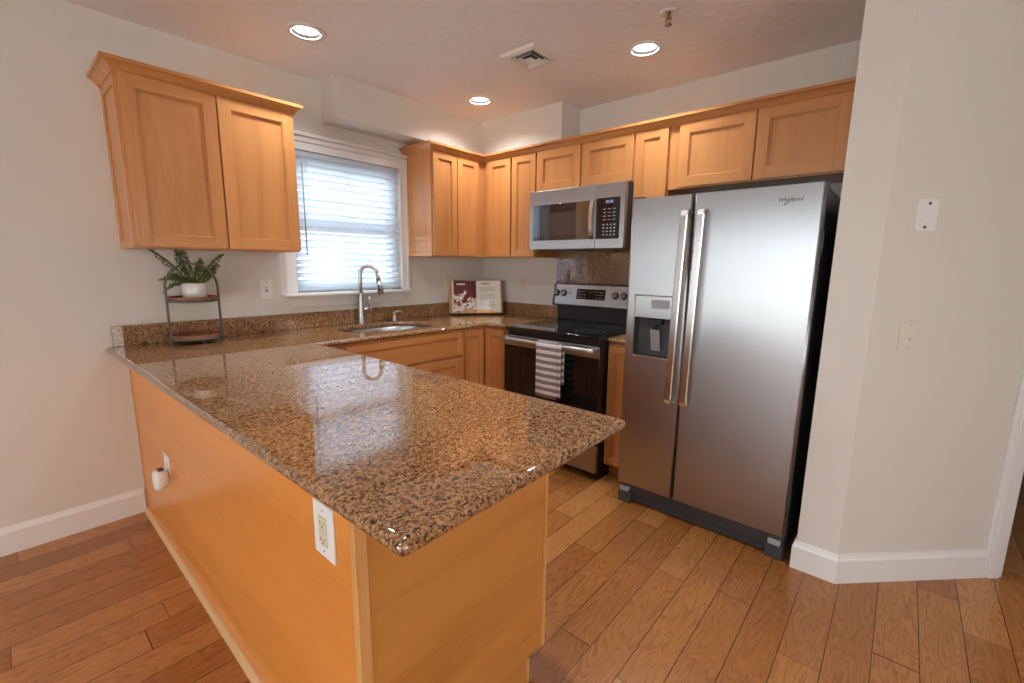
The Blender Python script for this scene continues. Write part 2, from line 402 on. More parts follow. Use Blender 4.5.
# ------------------------------------------------------------------ the setting
H = 2.487
XL, YB = -6.6, -6.3            # far left wall and rear wall of the open plan room
P0 = Vector((-.778, -2.904, 0)); D45 = Vector((1,-1,0)).normalized(); N45 = Vector((-1,-1,0)).normalized()
P1 = P0 + D45*.745; P2 = P0 + D45*1.66
def wall_hole(m, ax, c0, c1, lo, hi, zlo, zhi, holes):
    """wall slab; ax = axis it runs along, c0/c1 = faces across, holes = [(a,b,z0,z1)]"""
    us = sorted({lo, hi, *[h[0] for h in holes], *[h[1] for h in holes]}); zs = sorted({zlo, zhi, *[h[2] for h in holes], *[h[3] for h in holes]})
    for a, b in zip(us, us[1:]):
        for z0, z1 in zip(zs, zs[1:]):
            if any(h[0] <= a and b <= h[1] and h[2] <= z0 and z1 <= h[3] for h in holes): continue
            if ax == 'x': m.box((a,c0,z0),(b,c1,z1))
            else: m.box((c0,a,z0),(c1,b,z1))
    bmesh.ops.remove_doubles(m.bm, verts=m.bm.verts, dist=1e-5)
    bmesh.ops.delete(m.bm, geom=[f for f in m.bm.faces if False], context='FACES')
m = MB(); m.prism([(XL,0),(XL,YB),(2.2,YB),(2.2,0)], -.1, 0); struct(m, 'floor', M_floor)
WX0, WX1, WZ0, WZ1 = -1.728, -.918, 1.15, 2.045
m = MB(); wall_hole(m, 'x', 0, .14, XL-.15, 2.3, 0, H+.1, [(WX0,WX1,WZ0,WZ1)]); struct(m, 'wall_back', M_wall)
m = MB(); m.box((0,0,0),(.12,-2.754,H+.1)); struct(m, 'wall_right', M_wall)
PY0, PY1 = -4.3, -.55
m = MB(); wall_hole(m, 'y', XL-.15, XL, YB-.15, 0, 0, H+.1, [(PY0,PY1,0,2.12)]); struct(m, 'wall_left', M_wall)
m = MB(); wall_hole(m, 'x', YB-.15, YB, XL, 2.3, 0, H+.1, [(-4.7,-1.7,.4,2.3)]); struct(m, 'wall_front', M_wall)
m = MB(); P1b = P1 - N45*.12
m.prism([(-.0,-2.754),(-.778,-2.754),(P0.x,P0.y),(P1.x,P1.y),(P1b.x,P1b.y),(.12,P1b.y+.275),(.12,-2.754)], 0, H+.1); struct(m, 'wall_partition', M_wall)
m = MB(); P2b = P2 - N45*.12
m.prism([(P2.x,P2.y),(P2b.x,P2b.y),(P2b.x,YB),(P2.x,YB)], 0, H+.1)
m.prism([(P1.x,P1.y),(P1b.x,P1b.y),(P2b.x,P2b.y),(P2.x,P2.y)], 2.1, H+.1); struct(m, 'wall_hall', M_wall)
m = MB(); m.box((2.2,0,0),(2.32,YB,H+.1)); struct(m, 'wall_far', M_wall)
# ceiling with round openings for the recessed cans
CANS = [(-1.842,-.565), (-.610,-.566), (-.594,-1.791), (-1.842,-1.80), (-4.2,-1.9), (-4.2,-4.4), (-2.0,-4.4)]  # last three are unseen, added on the living side as fill light
CR = .068
m = MB(); n = 28
loops = []
def loop(pts):
    vs = [m.v(p) for p in pts]
    return vs, [m.bm.edges.new((vs[i], vs[(i+1)%len(vs)])) for i in range(len(vs))]
o_, oe = loop([(XL,0,H),(2.2,0,H),(2.2,YB,H),(XL,YB,H)]); edges = list(oe)
for cx, cy in CANS:
    vs, es = loop([(cx+CR*math.cos(2*PI*i/n), cy+CR*math.sin(2*PI*i/n), H) for i in range(n)]); edges += es
bmesh.ops.triangle_fill(m.bm, use_beauty=True, use_dissolve=False, edges=edges)
low = list(m.bm.faces)
r = bmesh.ops.extrude_face_region(m.bm, geom=low)
for g in r['geom']:
    if isinstance(g, bmesh.types.BMVert): g.co.z += .16
struct(m, 'ceiling', M_ceil)
SX, SD, SR, SY, SZ = -1.49, .203, .233, -1.009, 2.238
m = MB(); m.prism([(SX,0),(SX,-SD),(-SR,-SD),(-SR,SY),(0,SY),(0,0)], SZ, H); struct(m, 'wall_soffit', M_wall)
# baseboards
BB = [(0,0),(.014,0),(.014,.105),(.009,.118),(.006,.132),(0,.132)]
m = MB(); m.sweep([(XL,0,0),(-2.622,0,0)], [(a,b) for a,b in BB]); struct(m, 'baseboard_back', M_trim)
m = MB(); m.sweep([(-.70,-2.754,0),(-.778,-2.754,0),tuple(P0),tuple(P1)], [(-a if False else a,b) for a,b in BB]); struct(m, 'baseboard_partition', M_trim)
m = MB(); m.sweep([(XL,PY1+.09,0),(XL,0,0)], BB); m.sweep([(XL,YB,0),(XL,PY0-.09,0)], BB); struct(m, 'baseboard_left', M_trim)
m = MB(); m.sweep([(P2.x,YB,0),(XL,YB,0)], BB); struct(m, 'baseboard_front', M_trim)
# casing of the doorway in the angled wall
M45 = frame(P0, D45, (0,0,1), N45)
m = MB(M45)
def casing(m, x0, x1, z):
    w = .085
    for a, b, c, d in ((x0-w+.03,x0+.03,0,z+w),(x1-.03,x1+w-.03,0,z+w),(x0+.03,x1-.03,z-.0,z+w)):
        m.box((a,c,0),(b,d,.016), .003)
        if d-c > b-a: m.box((a+.018,c,.016),(b-.018,d-.018,.021), .002)
        else: m.box((a,c+.018,.016),(b,d-.018,.021), .002)
    m.box((x0,0,-.125),(x0+.018,z,0)); m.box((x1-.018,0,-.125),(x1,z,0)); m.box((x0,z-.018,-.125),(x1,z,0))
casing(m, .745, 1.66, 2.1); struct(m, 'trim_1', M_trim)
# --- kitchen window
m = MB()
W_ = .09
for a, b in (((-1.80,0,WZ0),(WX0,-.018,WZ1)), ((WX1,0,WZ0),(-.848,-.018,WZ1)), ((-1.80,0,WZ1),(-.848,-.018,2.13))): m.box(a, b, .003)
for a, b in (((-1.795,-.018,WZ0),(-1.775,-.026,2.10)), ((-.873,-.018,WZ0),(-.853,-.026,2.10)), ((-1.795,-.018,2.095),(-.853,-.026,2.115))): m.box(a, b, .002)
m.box((-1.81,0,2.128),(-.838,-.034,2.150), .005)
struct(m, 'trim_2', M_trim)
m = MB(); m.box((-1.836,.06,1.128),(-.87,-.072,1.150), .006)
m.sweep([(-1.772,0,1.058),(-1.772,-.0002,1.058),(-.935,-.0002,1.058),(-.935,0,1.058)], [(0,0),(.012,0),(.018,.02),(.030,.052),(.040,.070),(0,.070)]); struct(m, 'trim_3', M_trim)
m = MB()
for a, b in (((WX0,.045,WZ0),(WX0+.02,.14,WZ1)), ((WX1-.02,.045,WZ0),(WX1,.14,WZ1)), ((WX0,.045,WZ1-.02),(WX1,.14,WZ1)), ((WX0,.06,WZ0),(WX1,.14,WZ0+.02))): m.box(a, b)
for z0, z1, y in ((WZ0+.02,1.61,.09),(1.60,WZ1-.02,.115)):
    for a, b in (((WX0+.02,y,z0),(WX0+.06,y+.025,z1)), ((WX1-.06,y,z0),(WX1-.02,y+.025,z1)), ((WX0+.06,y,z0),(WX1-.06,y+.025,z0+.04)), ((WX0+.06,y,z1-.04),(WX1-.06,y+.025,z1))): m.box(a, b, .003)
win = struct(m, 'window_1', M_trim)
m = MB(); m.box((WX0+.05,.100,WZ0+.05),(WX1-.05,.104,1.58)); m.box((WX0+.05,.125,1.62),(WX1-.05,.129,WZ1-.05)); m.build('window_glass', M_glass, win)
# --- patio door and rear window of the living side
def glazed(name, ax, c, lo, hi, z0, z1, n_, zbar=None):
    m = MB(); g = MB()
    def bx(mm, a0, a1, y0, y1, w0, w1, bev=0):
        if ax == 'y': mm.box((c+y0,a0,w0),(c+y1,a1,w1), bev)
        else: mm.box((a0,c+y0,w0),(a1,c+y1,w1), bev)
    bx(m, lo,hi,-.12,-.02,z1-.06,z1); bx(m, lo,hi,-.12,-.02,z0,z0+.06)
    for i in range(n_+1):
        a = lo+(hi-lo)*i/n_; w = .05
        bx(m, max(lo,a-w), min(hi,a+w), -.11,-.03, z0+.06, z1-.06)
    bx(g, lo+.05,hi-.05,-.075,-.070,z0+.06,z1-.06)
    o = struct(m, name, M_trim); g.build('window_glass', M_glass, o)
    m = MB(); w = .09
    for a0,a1,w0,w1 in ((lo-w,lo,max(0,z0-w),z1+w),(hi,hi+w,max(0,z0-w),z1+w),(lo,hi,z1,z1+w)) + (((lo,hi,z0-w,z0),) if z0 > .1 else ()): bx(m,a0,a1,0,.018,w0,w1)
    return m
struct(glazed('door_1', 'y', XL, PY0, PY1, 0, 2.12, 3), 'trim_4', M_trim)
struct(glazed('window_2', 'x', YB, -4.7, -1.7, .4, 2.3, 3), 'trim_5', M_trim)
# --- outside
m = MB(); m.box((-30,-30,-.25),(30,30,-.12)); struct(m, 'ground', M_bounce)
house = thing('neighbouring_house', 'pale neighbouring house seen through the blind slats', 'house', (3.0,9.2,-.12))
m = MB(); m.box((-6,9.2,-.12),(12,13,2.9)); m.build('wall', M_ext, house)
for x0 in (3.55, 4.8):
    m = MB(); Y = 9.2
    for a, b in (((x0,Y-.05,.55),(x0+.06,Y,1.75)),((x0+1.04,Y-.05,.55),(x0+1.1,Y,1.75)),((x0+.06,Y-.05,.55),(x0+1.04,Y,.61)),((x0+.06,Y-.05,1.69),(x0+1.04,Y,1.75)),((x0+.06,Y-.04,1.14),(x0+1.04,Y,1.19))): m.box(a, b)
    f = m.build('window', M_trim, house); m = MB(); m.box((x0+.06,Y-.02,.61),(x0+1.04,Y-.001,1.69)); m.build('pane', M_extg, f)
m = MB(); m.prism([(-6.4,8.8),(12.4,8.8),(12.4,13.4),(-6.4,13.4)], 2.9, 3.05); m.build('roof', M_grey, house)

# ------------------------------------------------------------------ window blind
bl = thing('window_blind', 'white horizontal slat blind over the sink window', 'window blind', (-1.32,.03,WZ0))
BX0, BX1 = WX0+.003, WX1-.003
m = MB(); m.box((BX0,-.006,WZ1-.034),(BX1,-.001,WZ1-.003), .003); m.box((BX0,-.0005,WZ1-.030),(BX1,.044,WZ1-.003)); m.build('headrail', M_blind, bl)
m = MB(); NS = 20; pitch = .0437; tilt = R(44)
for i in range(NS):
    zc = WZ1-.048-i*pitch*.99; w = .05
    rows = []
    for x in (BX0+.004, BX1-.004):
        top, bot = [], []
        for k in range(5):
            s = (k/4-.5)*w; hgt = .003*(1-(2*k/4-1)**2)
            yy = .022 + s*math.cos(tilt) - hgt*math.sin(tilt)*-1; zz = zc - s*math.sin(tilt) + hgt*math.cos(tilt)
            top.append((x, yy, zz+.0013)); bot.append((x, yy, zz-.0013))
        rows.append([m.v(p) for p in top] + [m.v(p) for p in reversed(bot)])
    m.skin(rows, smooth=False)
m.build('slats', M_blind, bl)
zb_ = WZ1-.085-NS*pitch
m = MB(); m.box((BX0+.004,.002,WZ0+.010),(BX1-.004,.042,WZ0+.028), .003); m.build('bottom_rail', M_blind, bl)
m = MB()
for x in (BX0+.12, (BX0+BX1)/2, BX1-.12):
    for y in (.001,.043): m.cyl((x,y,WZ0+.02),(x,y,WZ1-.05), .0011, n=6)
m.build('ladder_cords', M_blind, bl)
m = MB(); m.tube([(BX0+.075,-.012,WZ1-.07),(BX0+.075,-.014,1.42)], .0045, 8); m.cyl((BX0+.075,-.014,1.42),(BX0+.075,-.014,1.395), .006, n=8); m.build('tilt_wand', M_lgrey, bl, 'grey plastic wand')

# ------------------------------------------------------------------ cabinets
U_R, U_W = (0,-1,0), (1,0,0)
def FR(x, y, z): return frame((x,y,z), (0,-1,0), (0,0,1), (-1,0,0))     # faces -x, u runs to -y
def FW(x, y, z): return frame((x,y,z), (1,0,0), (0,0,1), (0,-1,0))      # faces -y, u runs to +x
def FE(x, y, z): return frame((x,y,z), (0,1,0), (0,0,1), (1,0,0))       # faces +x
def shaker(M, w, h, parent, name='door', rail=.057, th=.019, horiz=None, mats=None, flat=False):
    m = MB(M); hor = 1
    r = min(rail, w*.28, h*.3)
    b = .0018
    m.mi = 0; m.box((0,0,0),(r,h,th), b); m.box((w-r,0,0),(w,h,th), b)
    m.mi = 1; m.box((r-.001,0,0),(w-r+.001,r,th-.0003), b); m.box((r-.001,h-r,0),(w-r+.001,h,th-.0003), b)
    m.mi = 1 if horiz else 0; m.box((r-.003,r-.003,.001),(w-r+.003,h-r+.003,th-.011))
    s = .005; m.mi = 0
    m.box((r-.001,r,.002),(r+s,h-r,th-.0045)); m.box((w-r-s,r,.002),(w-r+.001,h-r,th-.0045))
    m.mi = 1; m.box((r+s,r-.001,.002),(w-r-s,r+s,th-.0045)); m.box((r+s,h-r-s,.002),(w-r-s,h-r+.001,th-.0045))
    return m.build(name, mats, parent)
MX = [M_wv, M_wx]; MY = [M_wv, M_wy]
ZB, ZD0, ZD1, ZT = 1.404, 1.410, 2.150, 2.155
# wall cabinet left of the window
t = thing('wall_cabinet', 'honey maple two-door wall cabinet left of the window, above the potted fern', 'cabinet', (-2.21,-.15,ZB))
m = MB(); m.box((-2.578,0,ZB),(-1.828,-.312,ZT+.03), .001); m.build('body', M_wv, t)
shaker(FW(-2.573,-.3125,ZD0), .368, ZD1-ZD0, t, mats=MX); shaker(FW(-2.197,-.3125,ZD0), .366, ZD1-ZD0, t, mats=MX)
m = MB(frame((-2.578,0,ZB), (0,-1,0), (0,0,1), (-1,0,0)))
for a, b in (((0,0,0),(.045,.755,.006)),((.262,0,0),(.308,.755,.006)),((.045,0,0),(.262,.03,.006)),((.045,.70,0),(.262,.755,.006))): m.box(a, b, .001)
m.build('side_panel', M_wv, t)
CRN = [(-.004,0),(.006,0),(.008,.006),(.012,.008),(.020,.022),(.032,.034),(.044,.037),(.044,.052),(-.004,.052)]
CZ = 2.146
m = MB(); m.sweep([(-2.582,0,CZ),(-2.582,-.318,CZ),(-1.828,-.318,CZ),(-1.828,0,CZ)][::1], [(a,b) for a,b in CRN]); m.build('crown_moulding', M_wx, t)
# window wall, right of the window (fills the corner)
t = thing('wall_cabinet', 'maple two-door wall cabinet between the window and the room corner', 'cabinet', (-.43,-.15,ZB))
m = MB(); m.box((-.853,0,ZB),(0,-.312,ZT+.03), .001); m.build('body', M_wv, t)
shaker(FW(-.848,-.3125,ZD0), .228, ZD1-ZD0, t, mats=MX, rail=.05); shaker(FW(-.612,-.3125,ZD0), .222, ZD1-ZD0, t, mats=MX, rail=.05)
m = MB(frame((-.853,0,ZB), (0,-1,0), (0,0,1), (-1,0,0)))
for a, b in (((0,0,0),(.02,.755,.004)),((.29,0,0),(.308,.755,.004)),((.02,0,0),(.29,.02,.004))): m.box(a, b, .001)
m.build('side_panel', M_wv, t)
def ucab(label, y0, y1, zb, doors, x=-.312, rail=.057):
    t = thing('wall_cabinet', label, 'cabinet', (-.15,(y0+y1)/2,zb))
    m = MB(); m.box((0,y0,zb),(x,y1,ZT+.03), .001); m.build('body', M_wv, t)
    for a, b in doors: shaker(FR(x-.0005,a,zb+.006), a-b, ZD1-zb-.006, t, mats=MY, rail=rail)
    return t
ucab('maple wall cabinet with two tall narrow doors left of the microwave', -.3135, -.862, ZB, [(-.368,-.612),(-.628,-.856)], rail=.05)
ucab('short two-door maple cabinet directly above the microwave', -.864, -1.626, 1.866, [(-.868,-1.236),(-1.250,-1.622)])
ucab('single narrow-door maple wall cabinet between microwave and refrigerator', -1.628, -1.848, ZB, [(-1.636,-1.842)], rail=.05)
ucab('wide two-door maple cabinet above the steel refrigerator', -1.850, -2.752, 1.795, [(-1.908,-2.306),(-2.314,-2.714)])
t = MB(); t.sweep([(-.857,0,CZ),(-.857,-.318,CZ),(-.318,-.318,CZ),(-.318,-2.753,CZ)], CRN)
tag(t.build('crown_moulding', M_wy), 'long maple crown moulding running along the tops of the corner cabinets', 'moulding')

# base cabinets
CT = .882; KD = .075
t = thing('base_cabinet', 'maple sink base cabinet under the kitchen window', 'cabinet', (-1.3,-.3,0))
m = MB()   # carcass with an open top where the bowl hangs
m.box((-1.935,-.001,.1),(-.837,-.02,CT)); m.box((-1.935,-.02,.1),(-1.70,-.60,CT)); m.box((-.855,-.02,.1),(-.837,-.60,CT)); m.box((-1.70,-.02,.1),(-.855,-.60,.118)); m.box((-1.70,-.575,.118),(-.855,-.60,CT)); m.build('body', M_wv, t)
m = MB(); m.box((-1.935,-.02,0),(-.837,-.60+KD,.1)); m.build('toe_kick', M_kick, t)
shaker(FW(-1.741,-.6005,.700), .900, .166, t, 'drawer_front', mats=MX, horiz=True, rail=.04)
shaker(FW(-1.741,-.6005,.118), .448, .565, t, mats=MX); shaker(FW(-1.289,-.6005,.118), .448, .565, t, mats=MX)
t = thing('base_cabinet', 'maple corner base cabinet with two narrow doors meeting beside the range', 'cabinet', (-.35,-.4,0))
m = MB(); m.prism([(-.001,-.001),(-.835,-.001),(-.835,-.60),(-.60,-.60),(-.60,-.893),(-.001,-.893)], .1, CT); m.build('body', M_wv, t)
k = .60-KD
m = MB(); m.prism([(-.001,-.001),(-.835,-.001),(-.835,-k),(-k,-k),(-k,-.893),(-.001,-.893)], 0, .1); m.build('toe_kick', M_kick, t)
shaker(FW(-.812,-.6005,.118), .190, .748, t, mats=MX, rail=.045); shaker(FR(-.6005,-.630,.118), .190, .748, t, mats=MY, rail=.045)
t = thing('base_cabinet', 'narrow maple base cabinet squeezed between range and refrigerator', 'cabinet', (-.3,-1.76,0))
m = MB(); m.box((-.001,-1.668,.1),(-.60,-1.852,CT)); m.build('body', M_wv, t)
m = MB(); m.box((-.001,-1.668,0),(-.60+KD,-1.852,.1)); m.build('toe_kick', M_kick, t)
shaker(FR(-.6005,-1.676,.118), .172, .748, t, mats=MY, rail=.04)
# peninsula
PX, PE, PYE = -2.611, -1.952, -2.209
t = thing('peninsula_cabinet', 'orange maple peninsula base under the granite counter', 'cabinet', (-2.28,-1.1,0))
m = MB(); m.box((PX+.013,-.001,.1),(PE-.021,PYE+.0131,CT)); m.build('body', M_wv, t)
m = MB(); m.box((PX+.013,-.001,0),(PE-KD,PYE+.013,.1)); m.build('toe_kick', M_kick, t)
m = MB(); m.box((PX,-.012,0),(PX+.0125,PYE+.0129,CT)); m.build('back_panel', M_pan, t, 'smooth orange maple veneer panel')
m = MB(); m.box((PX-.004,-.001,0),(PX+.012,-.014,CT), .001); m.build('wall_strip', M_post, t)
m = MB(); m.box((PX-.004,PYE-.008,0),(PX+.024,PYE+.0125,CT), .0015); m.build('corner_post', M_post, t, 'pale maple corner strip')
m = MB(); m.prism([(PX+.0245,0),(PE-.0885,0),(PE-.0885,.09),(PE-.0145,.09),(PE-.0145,CT),(PX+.0245,CT)], 0, .012)
for v in m.bm.verts: v.co = Vector((v.co.x, PYE+.0125-v.co.z, v.co.y))
m.build('end_panel', M_panx, t)
m = MB(); m.box((PE-.014,PYE-.006,.085),(PE,PYE+.0125,CT), .001); m.box((PE-.088,PYE-.004,0),(PE-.076,PYE+.0125,.085), .001); m.build('edge_strip', M_post, t)
prof = [(0,0)] + [(.022*math.cos(a), .022*math.sin(a)) for a in [i*PI/12 for i in range(7)]]
m = MB(); m.sweep([(PX,-.014,0),(PX,PYE+.012,0)][::-1], [(-a,b) for a,b in prof]); m.build('shoe_moulding', M_shoe, t)
for i in range(3):
    y = PYE+.02+i*.52
    shaker(FE(PE-.0205,y,.70), .505, .160, t, 'drawer_front', mats=MY, horiz=True, rail=.04)
    shaker(FE(PE-.0205,y,.118), .505, .565, t, mats=MY)

# ------------------------------------------------------------------ granite worktops
CZ1, CTH = .914, .032
def offset_poly(P, ds):
    n = len(P); out = []
    for i in range(n):
        a, b, c = P[i-1], P[i], P[(i+1)%n]; d0 = ds[i-1]; d1 = ds[i]
        e0 = Vector((b[0]-a[0], b[1]-a[1])).normalized(); e1 = Vector((c[0]-b[0], c[1]-b[1])).normalized()
        n0 = Vector((-e0.y, e0.x)); n1 = Vector((-e1.y, e1.x))      # inward for CCW
        cr = e0.x*e1.y - e0.y*e1.x
        if abs(cr) < 1e-6: out.append((b[0]+n0.x*d0, b[1]+n0.y*d0)); continue
        p = Vector(b)+n0*d0; q = Vector(b)+n1*d1; t_ = ((q-p).x*e1.y - (q-p).y*e1.x)/cr
        r = p + e0*t_; out.append((r.x, r.y))
    return out
def round_corner(P, idx, rad, n=6):
    out, fl = [], []
    for i, p in enumerate(P):
        if i not in idx: out.append(p[:2]); fl.append(p[2]); continue
        a, b, c = Vector(P[i-1][:2]), Vector(p[:2]), Vector(P[(i+1)%len(P)][:2])
        u = (a-b).normalized(); v = (c-b).normalized()
        for k in range(n+1):
            s = k/n; q = (b+u*rad*(1-s)**2 + v*rad*s**2); out.append((q.x,q.y)); fl.append(p[2])
    return out, fl
def slab(poly, flags, hole=None):
    """poly CCW; flags[i] = 1 when edge i -> i+1 has the rounded nosing"""
    m = MB(); rad = .016; rings = []
    for k in range(9):
        a = -PI/2 + PI*k/8
        ins = rad*(1-math.cos(a)); z = CZ1 - CTH/2 + math.sin(a)*CTH/2
        pp = offset_poly(poly, [ins*f + (0 if f else 0) for f in flags]); rings.append([m.v((x,y,z)) for x,y in pp])
    m.skin(rings, (hole is None, False))
    n = len(poly)
    def ed(a, b): return m.bm.edges.get((a,b)) or m.bm.edges.new((a,b))
    if hole is None:
        es = [ed(rings[-1][i], rings[-1][(i+1)%n]) for i in range(n)]
        bmesh.ops.triangle_fill(m.bm, use_beauty=True, edges=es)
    else:
        q = len(hole); hr = []
        for dz, gx in ((0, .004), (-.002,.001), (-.005,0), (-CTH+.002,0), (-CTH,.001)):
            c = Vector((sum(p[0] for p in hole)/q, sum(p[1] for p in hole)/q))
            hr.append([m.v((*(Vector(p)+(Vector(p)-c).normalized()*gx), CZ1+dz)) for p in hole])
        for a, b in zip(hr, hr[1:]):
            for i in range(q): m.f([a[i], a[(i+1)%q], b[(i+1)%q], b[i]], True)
        for ring_, h_ in ((rings[-1], hr[0]), (rings[0], hr[-1])):
            es = [ed(ring_[i], ring_[(i+1)%n]) for i in range(n)] + [ed(h_[i], h_[(i+1)%q]) for i in range(q)]
            bmesh.ops.triangle_fill(m.bm, use_beauty=True, edges=es)
    return m
SC, SA, SB = (-1.27,-.322), .325, .205
def sup(a, b, n=48, e=2.6): return [(SC[0]+a*math.copysign(abs(math.cos(2*PI*i/n))**(2/e), math.cos(2*PI*i/n)), SC[1]+b*math.copysign(abs(math.sin(2*PI*i/n))**(2/e), math.sin(2*PI*i/n))) for i in range(n)]
raw = [(-2.695,-.001,1),(-2.664,-2.450,1),(-1.882,-2.436,1),(-1.905,-.622,1),(-.622,-.622,1),(-.622,-.894,0),(-.001,-.894,0),(-.001,-.001,0)]
pl, fl = round_corner(raw, (1,2), .018)
t = thing('countertop', 'brown speckled granite worktop covering the peninsula and sink run', 'countertop', (-1.8,-.7,CT))
slab(pl, fl, sup(SA, SB)).build('slab', M_gran, t)
m = MB(); m.box((-2.666,-.001,CZ1+.0003),(-.0215,-.021,1.018), .002); tag(m.build('granite_backsplash', M_gran), 'long low granite strip along the wall under the window', 'backsplash')
m = MB(); m.box((-.001,-.001,CZ1+.0003),(-.021,-.886,1.018), .002); tag(m.build('granite_backsplash', M_gran), 'short low granite strip between the room corner and the range', 'backsplash')
t = thing('countertop', 'small granite worktop between range and refrigerator', 'countertop', (-.3,-1.76,CT))
slab([(-.622,-1.666),(-.622,-1.854),(-.001,-1.854),(-.001,-1.666)], [1,0,0,0]).build('slab', M_gran, t)
m = MB(); m.box((-.001,-.845,1.0185),(-.012,-1.86,1.452)); m.box((-.001,-.90,.92),(-.012,-1.86,1.0185))
tag(m.build('granite_backsplash', M_gran), 'tall granite wall panel between range and microwave', 'backsplash')

# ------------------------------------------------------------------ sink, faucet, soap pump
m = MB(); rr = []
for a, b, z in ((SA+.02,SB+.02,CT-.0015),(SA+.002,SB+.002,CT-.0015),(SA-.004,SB-.004,CT-.006),(SA-.010,SB-.010,.80),(SA-.02,SB-.02,.735),(SA-.06,SB-.06,.715),(.04,.04,.708)):
    rr.append([m.v((x,y,z)) for x,y in sup(a,b)])
inner = len(rr)
for a, b, z in ((.04,.04,.7065),(SA-.058,SB-.058,.7135),(SA-.0185,SB-.0185,.7335),(SA-.0085,SB-.0085,.80),(SA-.0025,SB-.0025,CT-.0075),(SA+.02,SB+.02,CT-.003)):
    rr.append([m.v((x,y,z)) for x,y in sup(a,b)])
t = thing('sink', 'oval undermount stainless steel sink bowl in the granite', 'sink', (SC[0],SC[1],.70))
m.skin(rr, closed=True); m.build('bowl', M_steelx, t)
m = MB(); m.lathe((SC[0],SC[1],.7068), [(.001,.001),(.03,.002),(.041,.004),(.043,.0035),(.043,-.004),(.001,-.004)], 24); m.build('drain', M_chrome, t)
FX_, FY_ = -1.312, -.068
t = thing('faucet', 'brushed nickel gooseneck pull-down faucet behind the sink', 'faucet', (FX_,FY_,CZ1))
fd = Vector((.72,-.69,0)).normalized()
m = MB(); m.lathe((FX_,FY_,CZ1), [(.029,0),(.029,.004),(.025,.010),(.0235,.03),(.020,.13),(.016,.20),(.0145,.22)], 24); m.build('base', M_nick, t)
pts = [(FX_,FY_,CZ1+.21)]; RA = .060; zc = CZ1+.352; base = Vector((FX_,FY_,0))
pts.append((FX_,FY_,CZ1+.30))
for k in range(0, 15):
    a = PI - k*PI*.94/14; p = base + fd*(RA + RA*math.cos(a)); pts.append((p.x,p.y,zc+RA*math.sin(a)))
e = base + fd*(2*RA+.002); tipd = Vector((fd.x*.16, fd.y*.16, -1)).normalized()
m = MB(); m.tube(pts, .0135, 14); m.build('neck', M_nick, t)
s0 = Vector(pts[-1]); s1 = s0 + tipd*.055; s2 = s0 + tipd*.15
m = MB(); m.cyl(s0, s1, .0135, .0165); m.cyl(s1, s2, .0165, .0215); m.cyl(s2, s2+tipd*.006, .019, .017); hd = m.build('spray_head', M_nick, t)
sd = Vector((0,0,1)).cross(fd); cpos = (s1+s2)/2 - sd*.016 
m = MB(); q = (s1*.45+s2*.55) - sd*.0165; m.tube([q-tipd*.022, q+tipd*.022], .006, 10); m.build('spray_button', M_dark, hd)
m = MB(); hz = CZ1+.105; m.cyl((FX_+.012,FY_-.003,hz),(FX_+.058,FY_-.012,hz), .0145, n=18); m.sphere((FX_+.060,FY_-.012,hz), .0155)
m.tube([(FX_+.056,FY_-.012,hz+.008),(FX_+.058,FY_-.013,hz+.05),(FX_+.059,FY_-.014,hz+.085)], [.0065,.006,.0075], 10); m.build('handle', M_nick, t)
t = thing('soap_dispenser', 'small nickel soap pump on the granite right of the faucet', 'soap dispenser', (-1.052,-.088,CZ1))
m = MB(); m.lathe((-1.052,-.088,CZ1), [(.020,0),(.020,.004),(.015,.010),(.0125,.03),(.010,.040),(.007,.042),(.007,.052)], 20); m.build('collar', M_nick, t)
m = MB(); m.lathe((-1.052,-.088,CZ1+.052), [(.006,0),(.013,.004),(.013,.014),(.009,.018)], 16)
m.tube([(-1.052,-.088,CZ1+.063),(-1.035,-.095,CZ1+.073),(-1.010,-.105,CZ1+.074),(-.995,-.111,CZ1+.068),(-.990,-.113,CZ1+.058)], [.006,.006,.0055,.005,.0045], 10); m.build('pump', M_nick, t)
# ------------------------------------------------------------------ refrigerator
FXF = -.793; F0, F1, FS = -1.866, -2.706, -2.183; FB, FT = .127, 1.687
t = thing('refrigerator', 'stainless side-by-side refrigerator with dark grey sides', 'refrigerator', (-.42,-2.286,0))
m = MB(); m.box((-.035,F0,.02),(-.722,F1,FT-.012), .003); m.build('body', M_dgrey, t, 'dark grey cabinet body')
def bent(m, path, w, th, y):
    """rectangular-section bar along an x,z path centred on y"""
    P = [Vector((p[0],0,p[1])) for p in path]; rings = []
    for i in range(len(P)):
        d = (P[min(i+1,len(P)-1)]-P[max(i-1,0)]).normalized(); nn = Vector((-d.z,0,d.x))
        yy = y + (path[i][2] if len(path[i]) > 2 else 0)
        sec = []
        for (a, b) in ((-w/2+.004,-th/2),(w/2-.004,-th/2),(w/2,-th/2+.004),(w/2,th/2-.004),(w/2-.004,th/2),(-w/2+.004,th/2),(-w/2,th/2-.004),(-w/2,-th/2+.004)):
            sec.append(m.v(P[i] + nn*b + Vector((0,yy+a,0))))
        rings.append(sec)
    m.skin(rings, smooth=False)
def fhandle(y, dy, parent):
    m = MB(); x = -.853
    z0, z1 = .648, 1.618
    path = [(FXF-.001,z0+.012,dy),(-.825,z0+.010,dy),(-.845,z0+.016,dy),(x,z0+.035,dy)] + [(x-.004*math.sin(PI*k/8), z0+.035+(z1-z0-.07)*k/8, dy*(1-2*k/8)) for k in range(1,8)] + [(x,z1-.035,-dy),(-.845,z1-.016,-dy),(-.825,z1-.010,-dy),(FXF-.001,z1-.012,-dy)]
    bent(m, path, .036, .014, y); return m.build('handle', M_handle, parent)
